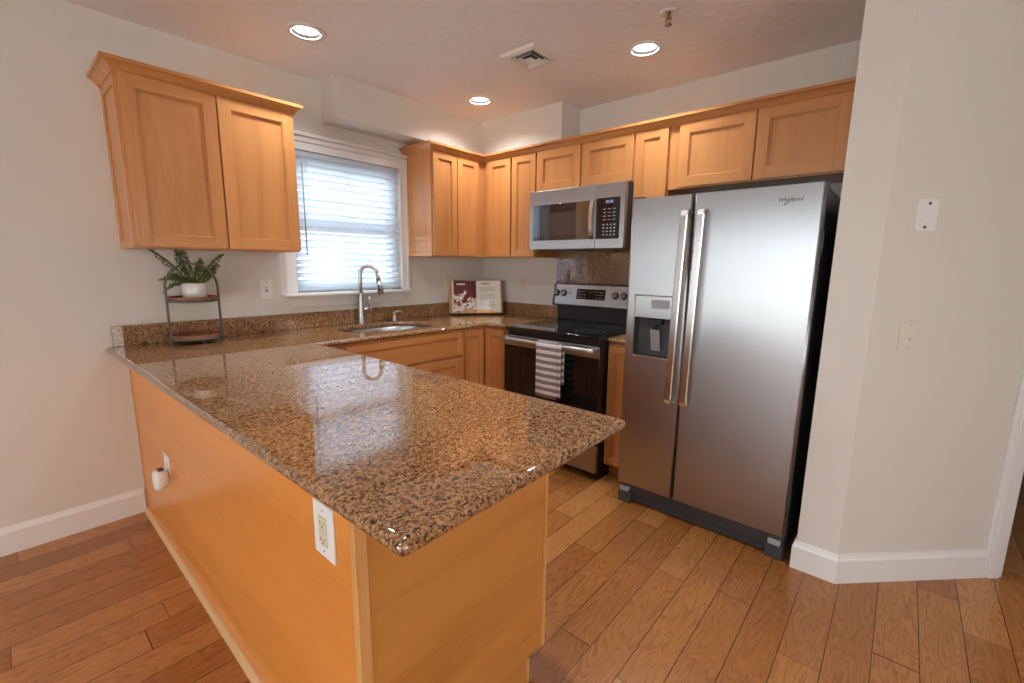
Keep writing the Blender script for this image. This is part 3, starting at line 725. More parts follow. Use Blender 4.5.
# freezer door with the dispenser opening
HY0, HY1, HZ0, HZ1 = -1.912, -2.122, .872, 1.196
m = MB(); xb = -.726
ys = [F0, HY0, HY1, FS+.003]; zs = [FB, HZ0, HZ1, FT]
G = [[m.v((FXF,y,z)) for z in zs] for y in ys]; Bk = [[m.v((xb,y,z)) for z in (zs[0],zs[-1])] for y in (ys[0],ys[-1])]
for i in range(3):
    for j in range(3):
        if i == 1 and j == 1: continue
        m.f([G[i][j], G[i+1][j], G[i+1][j+1], G[i][j+1]])
hin = [m.v((FXF+.05,y,z)) for y, z in ((HY0,HZ0),(HY1,HZ0),(HY1,HZ1),(HY0,HZ1))]; ho = [G[1][1],G[2][1],G[2][2],G[1][2]]
for i in range(4): m.f([ho[i],ho[(i+1)%4],hin[(i+1)%4],hin[i]])
m.f(hin)
m.f([Bk[0][0],Bk[0][1],Bk[1][1],Bk[1][0]])
m.f([G[0][0],G[0][1],G[0][2],G[0][3],Bk[0][1],Bk[0][0]]); m.f([G[3][0],G[3][1],G[3][2],G[3][3],Bk[1][1],Bk[1][0]])
m.f([G[0][3],G[1][3],G[2][3],G[3][3],Bk[1][1],Bk[0][1]]); m.f([G[0][0],G[1][0],G[2][0],G[3][0],Bk[1][0],Bk[0][0]])
bmesh.ops.recalc_face_normals(m.bm, faces=m.bm.faces)
es = [e for e in m.bm.edges if all(abs(v.co.x-FXF) < 1e-5 for v in e.verts) and (all(abs(v.co.y-F0)<1e-5 for v in e.verts) or all(abs(v.co.y-(FS+.003))<1e-5 for v in e.verts))]
r = bmesh.ops.bevel(m.bm, geom=es, offset=.010, segments=4, affect='EDGES', profile=.5)
for f in r['faces']: f.smooth = True
fz = m.build('freezer_door', M_steel, t, 'left freezer door with ice dispenser')
# dispenser
MD = FR(FXF, HY0, HZ0); dw, dh = HY0-HY1, HZ1-HZ0
dsp = MB(MD)
dsp.box((.004,.004,-.0485),(dw-.004,dh-.004,-.0465)); sp_ = dh*.64
dsp.box((.0005,.0005,-.048),(.006,sp_,.001)); dsp.box((dw-.006,.0005,-.048),(dw-.0005,sp_,.001)); dsp.box((.0005,.0005,-.048),(dw-.0005,.006,.001))
dp = dsp.build('dispenser', M_grey, fz, 'dark recessed ice and water dispenser')
m = MB(MD); m.box((-.004,-.004,-.001),(.002,dh+.004,.004), .001); m.box((dw-.002,-.004,-.001),(dw+.004,dh+.004,.004), .001); m.box((.002,-.004,-.001),(dw-.002,.002,.004), .001); m.box((.002,dh-.002,-.001),(dw-.002,dh+.004,.004), .001); m.build('dispenser_frame', M_handle, fz)
m = MB(MD); m.box((.003,sp_,-.045),(dw-.003,dh-.003,.0015), .002)
pn = m.build('dispenser_panel', M_steel, fz)
m = MB(MD)
for i in range(6): m.box((.022+i*.029,sp_+.026,.0015),(.034+i*.029,sp_+.030,.002)); m.box((.020+i*.029,sp_+.012,.0015),(.036+i*.029,sp_+.016,.002))
m.box((dw*.45,sp_+.05,.0015),(dw-.02,sp_+.095,.002))
m.build('dispenser_buttons', M_lgrey, fz)
m = MB(MD); m.box((.075,sp_-.035,-.046),(.15,sp_-.002,-.008), .005); m.cyl((.112,sp_-.035,-.022),(.112,sp_-.055,-.022), .014, .011); m.build('spout', M_black, fz)
m = MB(MD); vs = [(.088,.03,-.045),(.138,.03,-.045),(.138,.145,-.018),(.088,.145,-.018)]
a_ = [m.v(p) for p in vs]; b_ = [m.v((p[0],p[1],p[2]+.004)) for p in vs]; m.skin([a_, b_], smooth=False); m.build('paddle', M_lgrey, fz)
fhandle(-2.155, .008, fz)
# refrigerator door
m = MB(); 
vs = m.box((FXF,FS-.003,FB),(xb,F1,FT))
es = [e for e in m.bm.edges if all(abs(v.co.x-FXF) < 1e-5 for v in e.verts) and abs(e.verts[0].co.z-e.verts[1].co.z) > .1]
r = bmesh.ops.bevel(m.bm, geom=es, offset=.010, segments=4, affect='EDGES', profile=.5)
for f in r['faces']: f.smooth = True
rd = m.build('fridge_door', M_steel, t, 'right fresh food door with maker badge')
fhandle(-2.232, .008, rd)
m = MB(); m.box((xb-.001,F1-.0006,FB+.004),(FXF+.014,F1-.0026,FT-.004)); m.build('door_side_cap', M_dgrey, rd)
lg = text('maker_badge', 'Whirlpool', .0235, FR(FXF-.0012,-2.583,1.627), M_dgrey, rd, .0012, .25, .92)
m = MB(FR(FXF-.001,-2.583,1.622)); pts = [(.018*math.cos(a)-.002, .004*math.sin(a)+.014*math.cos(a)-.002, .0012) for a in [PI*.1+i*PI*1.5/18 for i in range(19)]]
m.tube(pts, [.0004+.0009*math.sin(PI*i/18) for i in range(19)], 6, up=(0,0,1)); m.build('badge_swoosh', M_grey, rd)
m = MB(FR(FXF-.0005,-2.619,1.565)); m.skin([m.ring((0,0,0),(0,0,1),.008,20), m.ring((0,0,.001),(0,0,1),.008,20)]); m.build('round_sticker', M_white, rd)
m = MB(); m.box((-.752,F1-.0027,1.42),(-.732,F1-.0036,1.50)); m.build('side_sticker', M_lgrey, rd, 'small pale rating sticker')
m = MB(); m.box((-.700,F0-.003,.012),(-.752,F1+.003,.118), .003)
for i in range(3): m.box((-.752,F0-.08,.02+i*.012),(-.757,F1+.08,.026+i*.012))
m.build('base_grille', M_dgrey, t, 'dark grey toe grille')
for y0, y1 in ((F0-.001,F0-.075),(F1+.075,F1+.001)):
    m = MB(); m.box((-.70,y0,.0),(-.778,y1,.066), .005); hc = m.build('hinge_cover', M_dgrey, t)
    m = MB(); m.box((-.74,y0-.012 if y0>-2 else y0-.01,.0725),(-.786,(y1+.012),.1), .002); m.build('hinge_bracket', M_lgrey, hc)
for y in (F0-.03, F1+.04):
    m = MB(); m.box((-.735,y-.03,FT-.0115),(-.785,y+.03,FT+.010), .004); m.build('top_hinge_cover', M_dgrey, t)

# ------------------------------------------------------------------ range
Y0, Y1 = -.900, -1.661
t = thing('range', 'freestanding electric range with black glass top and oven door', 'range', (-.38,(Y0+Y1)/2,0))
m = MB(); m.box((-.03,Y0,.03),(-.665,Y1,.895), .002); m.build('body', M_black, t)
for y in (Y0-.05, Y1+.05):
    for x in (-.08,-.6):
        m = MB(); m.cyl((x,y,0),(x,y,.0295), .018); m.build('foot', M_black, t)
m = MB(); m.box((-.085,Y0+.0,.8955),(-.700,Y1-.0,.926), .005, 3); ck = m.build('cooktop', M_gloss, t)
m = MB()
for x, y, r_ in ((-.26,-1.09,.075),(-.26,-1.47,.075),(-.52,-1.10,.11),(-.52,-1.48,.095)):
    for q in (r_, r_*.62):
        m = MB(); a = m.ring((x,y,.9262),(0,0,1),q,40); b = m.ring((x,y,.9262),(0,0,1),q-.0022,40); c = m.ring((x,y,.9266),(0,0,1),q-.0022,40); d = m.ring((x,y,.9266),(0,0,1),q,40)
        m.skin([a,b,c,d], closed=True); m.build('burner_ring', M_grey, ck)
m = MB(); m.box((-.03,Y0-.012,.9265),(-.085,Y1+.012,1.05), .003); m.build('backguard_base', M_black, t)
# tilted control panel
m = MB(); A_ = [(-.112,1.035),(-.128,1.050),(-.100,1.198),(-.088,1.207),(-.03,1.207),(-.03,1.035)]
va = [m.v((x,Y0+.010,z)) for x,z in A_]; vb = [m.v((x,Y0-.012,z)) for x,z in A_]; m.skin([va,vb], smooth=False); m.build('backguard_end', M_dgrey, t); m = MB()
va = [m.v((x,Y1+.012,z)) for x,z in A_]; vb = [m.v((x,Y1-.010,z)) for x,z in A_]; m.skin([va,vb], smooth=False)
m.build('backguard_end', M_dgrey, t)
m = MB(); A2 = [(-.110,1.037),(-.130,1.050),(-.102,1.200),(-.088,1.209),(-.031,1.209),(-.031,1.037)]
va = [m.v((x,Y0-.0125,z)) for x,z in A2]; vb = [m.v((x,Y1+.0125,z)) for x,z in A2]; m.skin([va,vb], smooth=False); bg = m.build('control_panel', M_steel, t)
pv = Vector((.028,0,.150)).normalized(); pn_ = Vector((-pv.z,0,pv.x))
MP = frame((-.130,Y0,1.050), (0,-1,0), pv, pn_)    # u right, v up the slope, n out
def on(mz): return (mz-1.050)/pv.z
m = MB(MP); m.box((.208,on(1.095),0),(.452,on(1.172),.003), .002); ds = m.build('control_glass', M_gloss, bg)
for sx in (0, 1):
    m = MB(MP)
    for i in range(4):
        for j in range(3):
            u = .222+i*.018 + sx*.150; m.box((u,on(1.106)+j*.022,.003),(u+.009,on(1.106)+j*.022+.005,.0034))
    m.build('touch_keys', M_lgrey, ds)
m = MB(MP); m.box((.305,on(1.140),.003),(.357,on(1.158),.0034)); m.build('clock_window', M_dark, ds)
for i, u in enumerate((.026,.090,.536,.600,.690)):
    m = MB(MP); v = on(1.134); m.lathe((u,v,0), [(.027,.0),(.027,.004),(.0245,.006)], 28, (0,0,1)); kb = m.build('knob', M_dgrey, bg)
    m = MB(MP); m.lathe((u,v,.006), [(.023,0),(.0215,.018),(.019,.021)], 28, (0,0,1)); m.box((u-.004,v-.021,.02),(u+.004,v+.021,.031), .002); m.build('knob_cap', M_knob, kb)
    m = MB(MP); m.box((u-.012,v+.036,0),(u-.006,v+.040,.0006)); m.box((u+.004,v+.036,0),(u+.014,v+.040,.0006)); m.build('knob_marks', M_grey, bg)
m = MB(MP); m.box((.150,on(1.128),0),(.158,on(1.142),.002)); m.build('indicator_lamp', M_dark, bg)
# oven door and drawer
m = MB(); m.box((-.667,Y0+.0,.245),(-.699,Y1-.0,.868), .004); od = m.build('oven_door', M_ovengl, t, 'black glass oven door')
m = MB(); m.box((-.6992,Y0-.004,.795),(-.7025,Y1+.004,.866), .001); m.build('door_trim', M_steel, od, 'stainless band across the oven door')
m = MB(); m.box((-.6992,Y0-.09,.36),(-.7002,Y1+.09,.72)); m.build('window', M_gloss, od)
m = MB(); ry = []
for k in range(17):
    s = k/16; y = Y0-.012 - s*(Y0-Y1-.024); x = -.748 - .010*math.sin(PI*s)
    ry.append(m.ring((x,y,.842), (0,-1,0), .011, 14, .0165, (0,0,1)))
m.skin(ry)
for y in (Y0-.03, Y1+.03): m.box((-.703,y-.014,.828),(-.748,y+.014,.856), .003)
m.build('handle', M_nick, od)
m = MB(); m.box((-.667,Y0,.062),(-.700,Y1,.238), .004); m.build('drawer', M_steel, t, 'stainless lower drawer')
# dish towel on the handle
m = MB(); ty0, ty1 = -1.243, -1.412
def sheet(m, prof, y0, y1, n_=14, th=.0025, wob=.004, skew=0.0):
    rows = []
    L = [0]
    for a, b in zip(prof, prof[1:]): L.append(L[-1]+math.hypot(b[0]-a[0], b[1]-a[1]))
    outs, ins = [], []
    for i, (x, z) in enumerate(prof):
        a = prof[max(0,i-1)]; b = prof[min(len(prof)-1,i+1)]; dx, dz = b[0]-a[0], b[1]-a[1]; l_ = math.hypot(dx,dz); nx, nz = -dz/l_, dx/l_
        ro, ri = [], []
        for k in range(n_+1):
            s = k/n_; y = y0+(y1-y0)*s; wv = wob*math.sin(s*PI*3+.6)*min(1, abs(.86-z)/.15)
            ro.append(m.v((x+nx*th+wv, y+skew*(.86-z), z+nz*th))); ri.append(m.v((x+wv, y+skew*(.86-z), z)))
        outs.append(ro); ins.append(ri)
    for i in range(len(prof)-1):
        for k in range(n_):
            m.f([outs[i][k],outs[i][k+1],outs[i+1][k+1],outs[i+1][k]], True); m.f([ins[i][k+1],ins[i][k],ins[i+1][k],ins[i+1][k+1]], True)
        m.f([outs[i][0],outs[i+1][0],ins[i+1][0],ins[i][0]]); m.f([outs[i+1][n_],outs[i][n_],ins[i][n_],ins[i+1][n_]])
    for i in (0, len(prof)-1):
        for k in range(n_): m.f([outs[i][k],outs[i][k+1],ins[i][k+1],ins[i][k]])
def drape(zf, zbk, g):
    xc = -.7575
    return [(xc-.0125-g, zf+(.842-zf)*k/12) for k in range(12)] + [(xc-(.0125+g)*math.cos(a), .842+(.0185+g)*math.sin(a)) for a in [PI*k/10 for k in range(11)]] + [(xc+.0125+g, .842-(.842-zbk)*k/8) for k in range(1,9)]
sheet(m, drape(.520,.60,.0035), ty0-.010, ty1-.024, wob=.002, skew=-.004)
sheet(m, drape(.505,.62,.0085), ty0, ty1, wob=.003)
tag(m.build('dish_towel', M_towel), 'grey and white striped dish towel hanging on the oven handle', 'towel')

# ------------------------------------------------------------------ microwave
MY0, MY1 = -.868, -1.622
t = thing('microwave', 'stainless over-the-range microwave under the short cabinet', 'microwave', (-.2,-1.245,1.455))
m = MB(); m.box((-.002,MY0,1.458),(-.372,MY1,1.862), .002); m.build('body', M_dgrey, t)
m = MB(); m.box((-.03,MY0-.02,1.4535),(-.36,MY1+.02,1.4575)); m.box((-.30,MY0-.20,1.450),(-.35,MY1+.20,1.4534)); m.build('vent_grille', M_grey, t)
MM = FR(-.3722, MY0, 1.456); w, h = MY0-MY1, .405
m = MB(MM); m.box((0,0,0),(.548,h,.030), .003); dr = m.build('door', M_steel, t)
m = MB(MM); m.box((.5495,0,0),(w,h,.030), .003); cp = m.build('control_side', M_steel, t)
m = MB(MM); m.box((.032,.062,.0295),(.512,.308,.0315), .0015); wd = m.build('door_glass', M_mwgl, dr)
m = MB(MM); m.box((.128,.098,.0316),(.440,.250,.0319)); m.build('window_screen', M_mwin, wd)
m = MB(MM)
hp = [(.527,.055),(.527,.065)]
rs = []
for k in range(13):
    s = k/12; v = .060+s*.255; n_ = .030+.030*math.sin(PI*s)**.45 if 0 < s < 1 else .030
    rs.append([m.v((.530+a, v, n_+b)) for a, b in ((-.013,-.004),(.013,-.004),(.015,0),(.013,.006),(-.013,.006),(-.015,0))])
m.skin(rs, smooth=False); m.build('handle', M_handle, dr)
m = MB(MM); m.box((.554,.060,.0295),(.722,.316,.0315), .0015); pg = m.build('control_glass', M_gloss, cp)
m = MB(MM); m.box((.612,.278,.0316),(.688,.304,.0319)); dd = m.build('clock_display', M_dark, pg)
m = MB(MM); 
for i, u in enumerate((.624,.636,.652,.664)):
    for a, b in (((u,.284,.0320),(u+.0018,.298,.0323)),((u+.006,.284,.0320),(u+.0078,.298,.0323)),((u,.2965,.0320),(u+.0078,.298,.0323)),((u,.284,.0320),(u+.0078,.2855,.0323))): m.box(a, b)
m.build('clock_digits', M_led, dd)
m = MB(MM)
for j in range(4):
    for i in range(4): m.box((.604+i*.026,.082+j*.021,.0316),(.604+i*.026+.013,.082+j*.021+.008,.0320))
m.build('number_keys', M_lgrey, pg); m = MB(MM)
for j in range(4):
    for i in range(3): m.box((.604+i*.034,.178+j*.022,.0316),(.604+i*.034+.020,.178+j*.022+.004,.0320))
m.build('menu_keys', M_lgrey, pg)
m = MB(MM); a = m.ring((.375,.352,.030),(0,0,1),.014,28); b = m.ring((.375,.352,.032),(0,0,1),.014,28); m.skin([a,b]); bd = m.build('maker_badge', M_nick, dr)
text('badge_letters', 'GE', .014, FR(-.4045,MY0-.375,1.456+.352), M_grey, bd, .0004, .2)

# ------------------------------------------------------------------ cookbook on its stand
bd_ = Vector((math.cos(R(39)),-math.sin(R(39)),0)); bn = Vector((-math.sin(R(39)),-math.cos(R(39)),0))
lean = R(14); bc = Vector((-.282,-.194,CZ1))
bv = Vector((-bn.x*math.sin(lean), -bn.y*math.sin(lean), math.cos(lean)))
bo = bv.cross(bd_)*-1; bo = bd_.cross(bv)
MS = frame(bc, bd_, bv, bo) @ Matrix.Scale(1.15, 4)
if bo.dot(bn) < 0: print('BOOK NORMAL FLIPPED')
t = thing('cookbook_stand', 'bamboo cookbook stand on the granite in the room corner', 'stand', tuple(bc))
m = MB(MS); m.box((-.195,.012,-.012),(.195,.258,-.004), .003); m.build('back_board', M_bamboo, t)
m = MB(MS); m.box((-.19,.0045,-.010),(.19,.012,.040), .002); m.build('shelf', M_bamboo, t)
m = MB(MS); poly = [(-.128,.006),(-.112,.026),(-.08,.033),(.08,.033),(.112,.026),(.128,.006)]
va = [m.v((x,y,.041)) for x,y in poly]; vb = [m.v((x,y,.047)) for x,y in poly]; m.skin([va,vb], smooth=False); m.build('front_lip', M_bamboo, t)
m = MB(); p = bc - bn*.012; q = bc - bn*.085
for s in (-.10,.10):
    m = MB(); a = p + bd_*s + Vector((0,0,.16)); b = q + bd_*s + Vector((0,0,.006)); m.tube([tuple(a - bn*.045), tuple(b)], .005, 8); m.build('prop_leg', M_bamboo, t)
bk = thing('open_cookbook', 'open cookbook with a food picture page resting on the bamboo stand', 'book', tuple(bc))
m = MB(MS); m.box((-.205,.0125,-.0035),(-.006,.262,-.0005)); m.box((.006,.0125,-.0035),(.205,.262,-.0005)); m.box((-.0055,.0125,-.0038),(.0055,.262,-.001)); m.build('cover', M_cover, bk)
def pages(sg):
    m = MB(MS); top = []; bot = []
    for k in range(13):
        s = k/12; x = sg*(.0005+.186*s); n_ = .010+.014*math.sin(PI*min(1,s*1.25))**.7*(1-.25*s) if s < .8 else .010+.014*(math.sin(PI*1)*0) + .016*(1-s)*1.2+.004
        n_ = .006 + .022*(math.sin(PI*(.08+.60*s)))**1.0 * (1 if s < .85 else 1)
        top.append((x, n_))
    v0 = .0135; v1 = .256
    r0 = [m.v((x,v0,n_)) for x,n_ in top] + [m.v((x,v0,0)) for x,n_ in reversed(top)]
    r1 = [m.v((x,v1,n_)) for x,n_ in top] + [m.v((x,v1,0)) for x,n_ in reversed(top)]
    m.skin([r0,r1], smooth=False); return m.build('page_block', M_edge, bk), top
def page_skin(sg, top, name, mt, u0, u1, v0, v1, lift, par):
    m = MB(MS); A=[];B=[]
    K = 12
    def nn(x):
        x = abs(x)
        for (a,na),(b,nb) in zip(top, top[1:]):
            a, b = abs(a), abs(b)
            if a <= x <= b+1e-6: return na+(nb-na)*(x-a)/(b-a)
        return top[-1][1]
    ra, rb = [], []
    for k in range(K+1):
        x = u0+(u1-u0)*k/K; n_ = nn(x)+lift; ra.append((x,n_))
    r0 = [m.v((x,v0,n_)) for x,n_ in ra]+[m.v((x,v0,n_-.0004)) for x,n_ in reversed(ra)]
    r1 = [m.v((x,v1,n_)) for x,n_ in ra]+[m.v((x,v1,n_-.0004)) for x,n_ in reversed(ra)]
    m.skin([r0,r1], smooth=False); return m.build(name, mt, par)
pb, tp = pages(-1); pgl = page_skin(-1, tp, 'picture_page', M_pic, -.170, -.001, .0137, .2558, .0012, pb)
page_skin(-1, tp, 'page_title', M_paper, -.150, -.085, .222, .232, .0018, pb)
pb, tp = pages(1); page_skin(1, tp, 'text_page', M_paper, .001, .184, .0137, .2558, .0012, pb)
m2 = MB(MS)
for i in range(19):
    v = .215-i*.0095
    if i in (0,6,12): continue
    page_skin(1, tp, 'text_line', M_ink, .024, .145-(.05 if i in (5,11,18) else 0)-.006*((i*7)%3), v, v+.0022, .0017, pb)
page_skin(1, tp, 'heading', M_ink, .04, .10, .228, .236, .0017, pb)

# ------------------------------------------------------------------ tiered tray and fern
TX, TY, TR = -2.333, -.135, .122
t = thing('tiered_tray', 'two-tier round wooden tray with an arched metal hoop on the granite', 'tray', (TX,TY,CZ1))
def tier(z, r_):
    m = MB(); m.lathe((TX,TY,z), [(r_-.006,0),(r_-.003,.014),(r_-.001,.027),(r_-.006,.028),(r_-.009,.012),(.001,.012)], 48); p = m.build('tray_disc', M_trayw, t)
    m = MB(); m.lathe((TX,TY,z), [(r_-.0055,.0),(r_,.0),(r_,.024),(r_-.0055,.024)], 48, cap=(False,False))
    a = m.ring((TX,TY,z),(0,0,1),r_-.0055,48)
    m.bm.free(); m = MB()
    rr_ = [m.ring((TX,TY,z+dz),(0,0,1),q,48) for q, dz in ((r_-.002,.001),(r_+.001,.001),(r_+.001,.015),(r_-.001,.015))]; m.skin(rr_, closed=True); m.build('tray_rim', M_trayb, t)
tier(.934, .112); tier(1.134, .112)
m = MB(); hx = .117; spring = 1.21
pts = [(TX-hx-.001,TY,CZ1+.0015),(TX-hx,TY,.98),(TX-hx,TY,1.10)] + [(TX-hx*math.cos(a)*1.0,TY,spring+.122*math.sin(a)) for a in [PI*k/20 for k in range(21)]] + [(TX+hx,TY,1.10),(TX+hx,TY,.98),(TX+hx+.001,TY,CZ1+.0015)]
rs = []
for i, p in enumerate(pts):
    a = Vector(pts[max(0,i-1)]); b = Vector(pts[min(len(pts)-1,i+1)]); d = (b-a).normalized(); nn_ = Vector((d.z,0,-d.x))
    rs.append([m.v(Vector(p)+nn_*q*.0042+Vector((0,w_*.0080,0))) for q, w_ in ((1,1),(1,-1),(-1,-1),(-1,1))])
m.skin(rs, smooth=False); m.build('hoop', M_iron, t)
for a in (-PI/2, PI/2):
    m = MB(); x, y = TX+.105*math.cos(a), TY+.105*math.sin(a); m.tube([(x,y,.937),(x+.004*math.cos(a),y+.004*math.sin(a),CZ1+.001)], .005, 8); m.build('foot', M_iron, t)
t = thing('potted_fern', 'small leafy fern in a white pot on the top tray tier', 'potted plant', (TX+.018,TY+.040,1.1462))
PXc = TX+.018; TYf = TY+.040
m = MB(); m.lathe((PXc,TYf,1.1464), [(.050,0),(.055,.003),(.056,.082),(.053,.083),(.051,.070),(.001,.068)], 40); m.build('pot', M_pot, t)
m = MB(); m.lathe((PXc,TYf,1.2147), [(.050,0),(.050,.004),(.001,.006)], 24); m.build('soil', M_soil, t)
random.seed(11)
def frond(az, ln, rise, droop):
    m = MB(); p = Vector((PXc+.015*math.cos(az),TYf+.015*math.sin(az)*.6,1.216)); d = Vector((math.cos(az),abs(math.sin(az))*.3,0)).normalized()
    pts = []; N = 17
    for k in range(N+1):
        s = k/N; pts.append(p + d*ln*1.15*s**1.15 + Vector((0,0,1.32*rise*s - 1.1*droop*s*s)))
    m.mi = 1; m.tube([tuple(q) for q in pts], [.0013-.0008*k/N for k in range(N+1)], 5); m.mi = 0
    side = Vector((-d.y,d.x,0))
    def leaf(c, dr, r_):
        nrm = Vector((random.uniform(-.5,.5),random.uniform(-1,-.2),random.uniform(.3,1))).normalized(); u = (dr - nrm*dr.dot(nrm)).normalized(); w_ = nrm.cross(u)
        a = [m.v(c + u*r_*x + w_*r_*y) for x,y in ((0,0),(.6,-.75),(1.5,-.7),(2.0,0),(1.5,.7),(.6,.75))]; m.f(a)
    for k in range(3, N+1):
        s = k/N; w_ = .034*math.sin(PI*(s*.85+.1))+.004
        for sg in (-1,1):
            sub = (side*sg + Vector((0,0,.35*sg if abs(d.z)<.5 else 0)) + d*.6).normalized()
            M_ = max(1, int(w_/.0085))
            for j in range(M_):
                c = pts[k] + sub*(.003+j*.0088); r_ = .0055*random.uniform(.8,1.15)
                leaf(c, (sub+Vector((0,0,random.uniform(-.4,.4)))).normalized(), r_)
                if random.random() < .7: leaf(c, (d*.8+Vector((0,0,random.uniform(.2,.8)*random.choice((-1,1))))).normalized(), r_)
    return m.build('frond', [M_leaf, M_stem], t, fix=False)
for az, ln, ri, dr_ in ((PI*1.0,.135,.20,.07),(PI*.93,.11,.09,.08),(PI*1.12,.10,.05,.09),(PI*.62,.05,.17,.03),(PI*1.45,.04,.17,.03),(PI*.35,.045,.13,.03),(0.05,.115,.17,.05),(-.25,.095,.12,.05),(-.9,.07,.09,.06),(PI*1.5,.07,.07,.07),(PI*1.25,.075,.10,.07)):
    frond(az, ln, ri, dr_)

# ------------------------------------------------------------------ outlets and switches
def plate(name, label, cat, M, w, h, kind, pm=None, fm=None):
    """M: centre of the plate on the wall; u right, v up, n out"""
    loc = M.translation.copy(); t = thing(name, label, cat, tuple(loc)); pm = pm or M_white; fm = fm or M_white
    m = MB(M); m.box((-w/2,-h/2,0),(w/2,h/2,.006), .002); m.build('cover_plate', pm, t)
    if kind == 'toggle':
        m = MB(M); m.box((-.006,-.013,.006),(.006,.013,.0068)); m.build('toggle_slot', M_grey, t)
        m = MB(M); m.box((-.0045,-.002,.005),(.0045,.010,.018), .0015); m.build('toggle', fm, t)
    elif kind in ('duplex', 'gfci'):
        m = MB(M); m.box((-.017,-.034,.006),(.017,.034,.0085), .0015); f = m.build('receptacle', fm, t)
        for s in (-1,1):
            m = MB(M); y = s*.0195
            m.box((-.008,y-.004,.0085),(-.0062,y+.005,.0089)); m.box((.0058,y-.003,.0085),(.0076,y+.004,.0089)); m.box((-.002,y-.011,.0085),(.002,y-.0075,.0089)); m.build('slots', M_dark, f)
        if kind == 'gfci':
            m = MB(M); m.box((-.008,.001,.0085),(.008,.006,.0098), .0006); m.box((-.008,-.006,.0085),(.008,-.001,.0098), .0006); m.build('test_buttons', fm, f)
    elif kind == 'rocker':
        m = MB(M); m.box((-.017,-.033,.006),(.017,.033,.0082), .001); f = m.build('rocker_frame', fm, t)
        m = MB(M); m.box((-.013,.002,.0082),(.013,.029,.011), .0015); m.box((-.013,-.029,.0082),(.013,-.002,.0105), .0015); m.build('rocker', fm, f)
        m = MB(M); m.cyl((0,-.012,.0105),(0,-.012,.0115), .003, n=12); m.build('pilot_dot', M_grey, f)
    elif kind == 'phone':
        m = MB(M); m.box((-.008,-.008,.006),(.008,.008,.008), .001); m.box((-.002,-.003,.008),(.004,.005,.0084)); f = m.build('jack', fm, t)
        for s in (-1,1):
            m = MB(M); m.cyl((s*.004,s*.044,.006),(s*.004,s*.044,.008), .006, n=14); m.build('screw_hole', M_trayb, t)
    m = MB(M)
    if kind in ('toggle','gfci','rocker'):
        for s in (-1,1): m.cyl((0,s*h*.38,.006),(0,s*h*.38,.0068), .0028, n=12)
        m.build('screws', M_lgrey, t)
    else: m.bm.free()
    return t
plate('light_switch', 'white toggle light switch on the wall between fern and window', 'light switch', FW(-1.915,0,1.178), .072, .118, 'toggle')
plate('wall_outlet', 'pale outlet on the window wall just left of the cookbook', 'outlet', FW(-.440,0,1.190), .074, .118, 'duplex', M_almond, M_almond)
plate('wall_outlet', 'almond outlet on the wall between cookbook and range', 'outlet', FR(0,-.472,1.178), .072, .116, 'duplex', M_almond, M_almond)
plate('wall_outlet', 'white outlet plate with almond receptacle near the peninsula corner', 'outlet', FR(PX,-2.088,.762), .088, .128, 'gfci', M_white, M_almond)
plate('wall_outlet', 'white outlet low on the peninsula behind the plug-in freshener', 'outlet', FR(PX,-.612,.440), .082, .122, 'duplex', M_white, M_white)
def F45(s, z): p = P0 + D45*s; return frame((p.x,p.y,z), D45, (0,0,1), N45)
plate('phone_jack', 'white phone jack plate high on the angled wall', 'phone jack', F45(.158,1.547), .086, .118, 'phone')
plate('light_switch', 'almond rocker switch lower on the angled wall', 'light switch', F45(.163,1.083), .076, .114, 'rocker', mat('light_almond_plastic', srgb(222,214,198), .4), mat('light_almond_rocker', srgb(226,218,202), .35))
t = thing('air_freshener', 'round white plug-in air freshener on the peninsula outlet', 'air freshener', (PX-.01,-.612,.38))
M_ = FR(PX-.0095, -.636, .408); m = MB(M_)
rings = []
for n_, sx, sy in ((0,.022,.026),(.012,.030,.040),(.030,.034,.046),(.044,.033,.045),(.052,.024,.034)):
    rings.append([m.v((sx*math.copysign(abs(math.cos(a))**.75,math.cos(a)), sy*math.copysign(abs(math.sin(a))**.75,math.sin(a))-.004, n_)) for a in [2*PI*i/28 for i in range(28)]])
m.skin(rings); m.build('housing', M_white, t)
m = MB(M_); 
for i in range(4): m.box((-.018+i*.010,.0385,.014),(-.013+i*.010,.0425,.036))
m.build('vent_slots', M_grey, t)

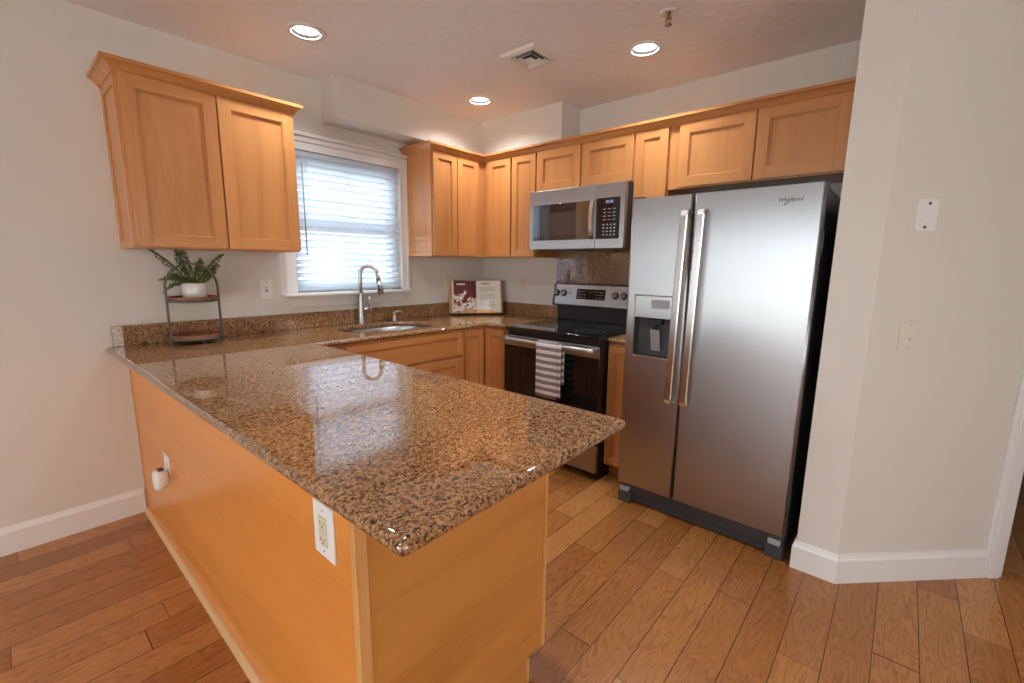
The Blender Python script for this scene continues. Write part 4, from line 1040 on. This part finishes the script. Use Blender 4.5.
# ------------------------------------------------------------------ ceiling fittings
CL = ['round recessed ceiling light nearest the left wall cabinet', 'round recessed ceiling light closest to the soffit corner', 'round recessed ceiling light in front of the refrigerator cabinets',
      'recessed ceiling light over the peninsula', 'unseen recessed ceiling light added over the living side by the patio door', 'unseen recessed ceiling light added near the rear window', 'unseen recessed ceiling light added by the hall doorway']
for i, (cx, cy) in enumerate(CANS):
    t = thing('recessed_light', CL[i], 'ceiling light', (cx,cy,H), 'recessed lights in the ceiling')
    m = MB(); rr_ = [m.ring((cx,cy,z),(0,0,1),r_,36) for r_, z in ((.096,H-.0005),(.094,H-.004),(.070,H-.0055),(.0665,H-.0005))]; m.skin(rr_, closed=True); m.build('trim_ring', M_trim, t)
    m = MB(); rr_ = [m.ring((cx,cy,z),(0,0,1),r_,36) for r_, z in ((.0660,H-.001),(.056,H+.046),(.056,H+.10),(.058,H+.10),(.058,H+.046),(.0675,H+.001))]; m.skin(rr_, closed=True); m.build('baffle', M_can, t)
    m = MB(); m.lathe((cx,cy,H+.048), [(.001,0),(.04,.0),(.055,.004),(.055,.008),(.001,.008)], 32); m.build('lens', M_lens, t)
    area('recessed_lamp', (cx,cy,H+.044), (0,0,-1), .10, .10, 9.0, (.86,.93,1), shape='DISK', spread=R(150))
# air vent
t = thing('ceiling_vent', 'square white ceiling air vent between the recessed lights', 'air vent', (-.912,-1.262,H))
VC = Vector((-.912,-1.262)); 
def sqring(m, r0, r1, z0, z1, th=.0015):
    a = [[m.v((VC.x+sx*r, VC.y+sy*r, z)) for sx, sy in ((-1,-1),(1,-1),(1,1),(-1,1))] for r, z in ((r0,z0),(r1,z1),(r1,z1+th),(r0,z0+th))]
    m.skin(a, closed=True, smooth=False)
m = MB(); sqring(m, .122, .112, H-.002, H-.012, .0015); sqring(m, .112, .086, H-.012, H-.016); m.build('frame', M_trim, t)
m = MB()
for r_ in (.070, .048): sqring(m, r_-.008, r_+.010, H-.004, H-.020)
sqring(m, .001, .030, H-.014, H-.020); m.build('louvres', M_trim, t)
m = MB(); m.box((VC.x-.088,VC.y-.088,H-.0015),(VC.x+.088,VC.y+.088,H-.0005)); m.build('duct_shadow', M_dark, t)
t = thing('fire_sprinkler', 'brass fire sprinkler head hanging from the ceiling', 'sprinkler', (-.859,-2.03,H))
m = MB(); m.lathe((-.859,-2.03,H), [(.042,-.0005),(.040,-.004),(.026,-.008),(.018,-.003),(.001,-.003)], 28); m.build('escutcheon', M_trim, t)
br = mat('aged_brass', (.32,.22,.14), .4, .9)
m = MB(); c = (-.859,-2.03); m.lathe((c[0],c[1],H), [(.008,-.004),(.008,-.020),(.010,-.022),(.010,-.027)], 14)
for s in (-1,1): m.tube([(c[0],c[1]+s*.009,H-.026),(c[0],c[1]+s*.013,H-.036),(c[0],c[1]+s*.002,H-.052)], .0022, 6)
m.lathe((c[0],c[1],H), [(.004,-.050),(.016,-.053),(.016,-.055),(.001,-.056)], 16); m.cyl((c[0],c[1],H-.03),(c[0],c[1],H-.05), .002, n=8); m.build('head', br, t)
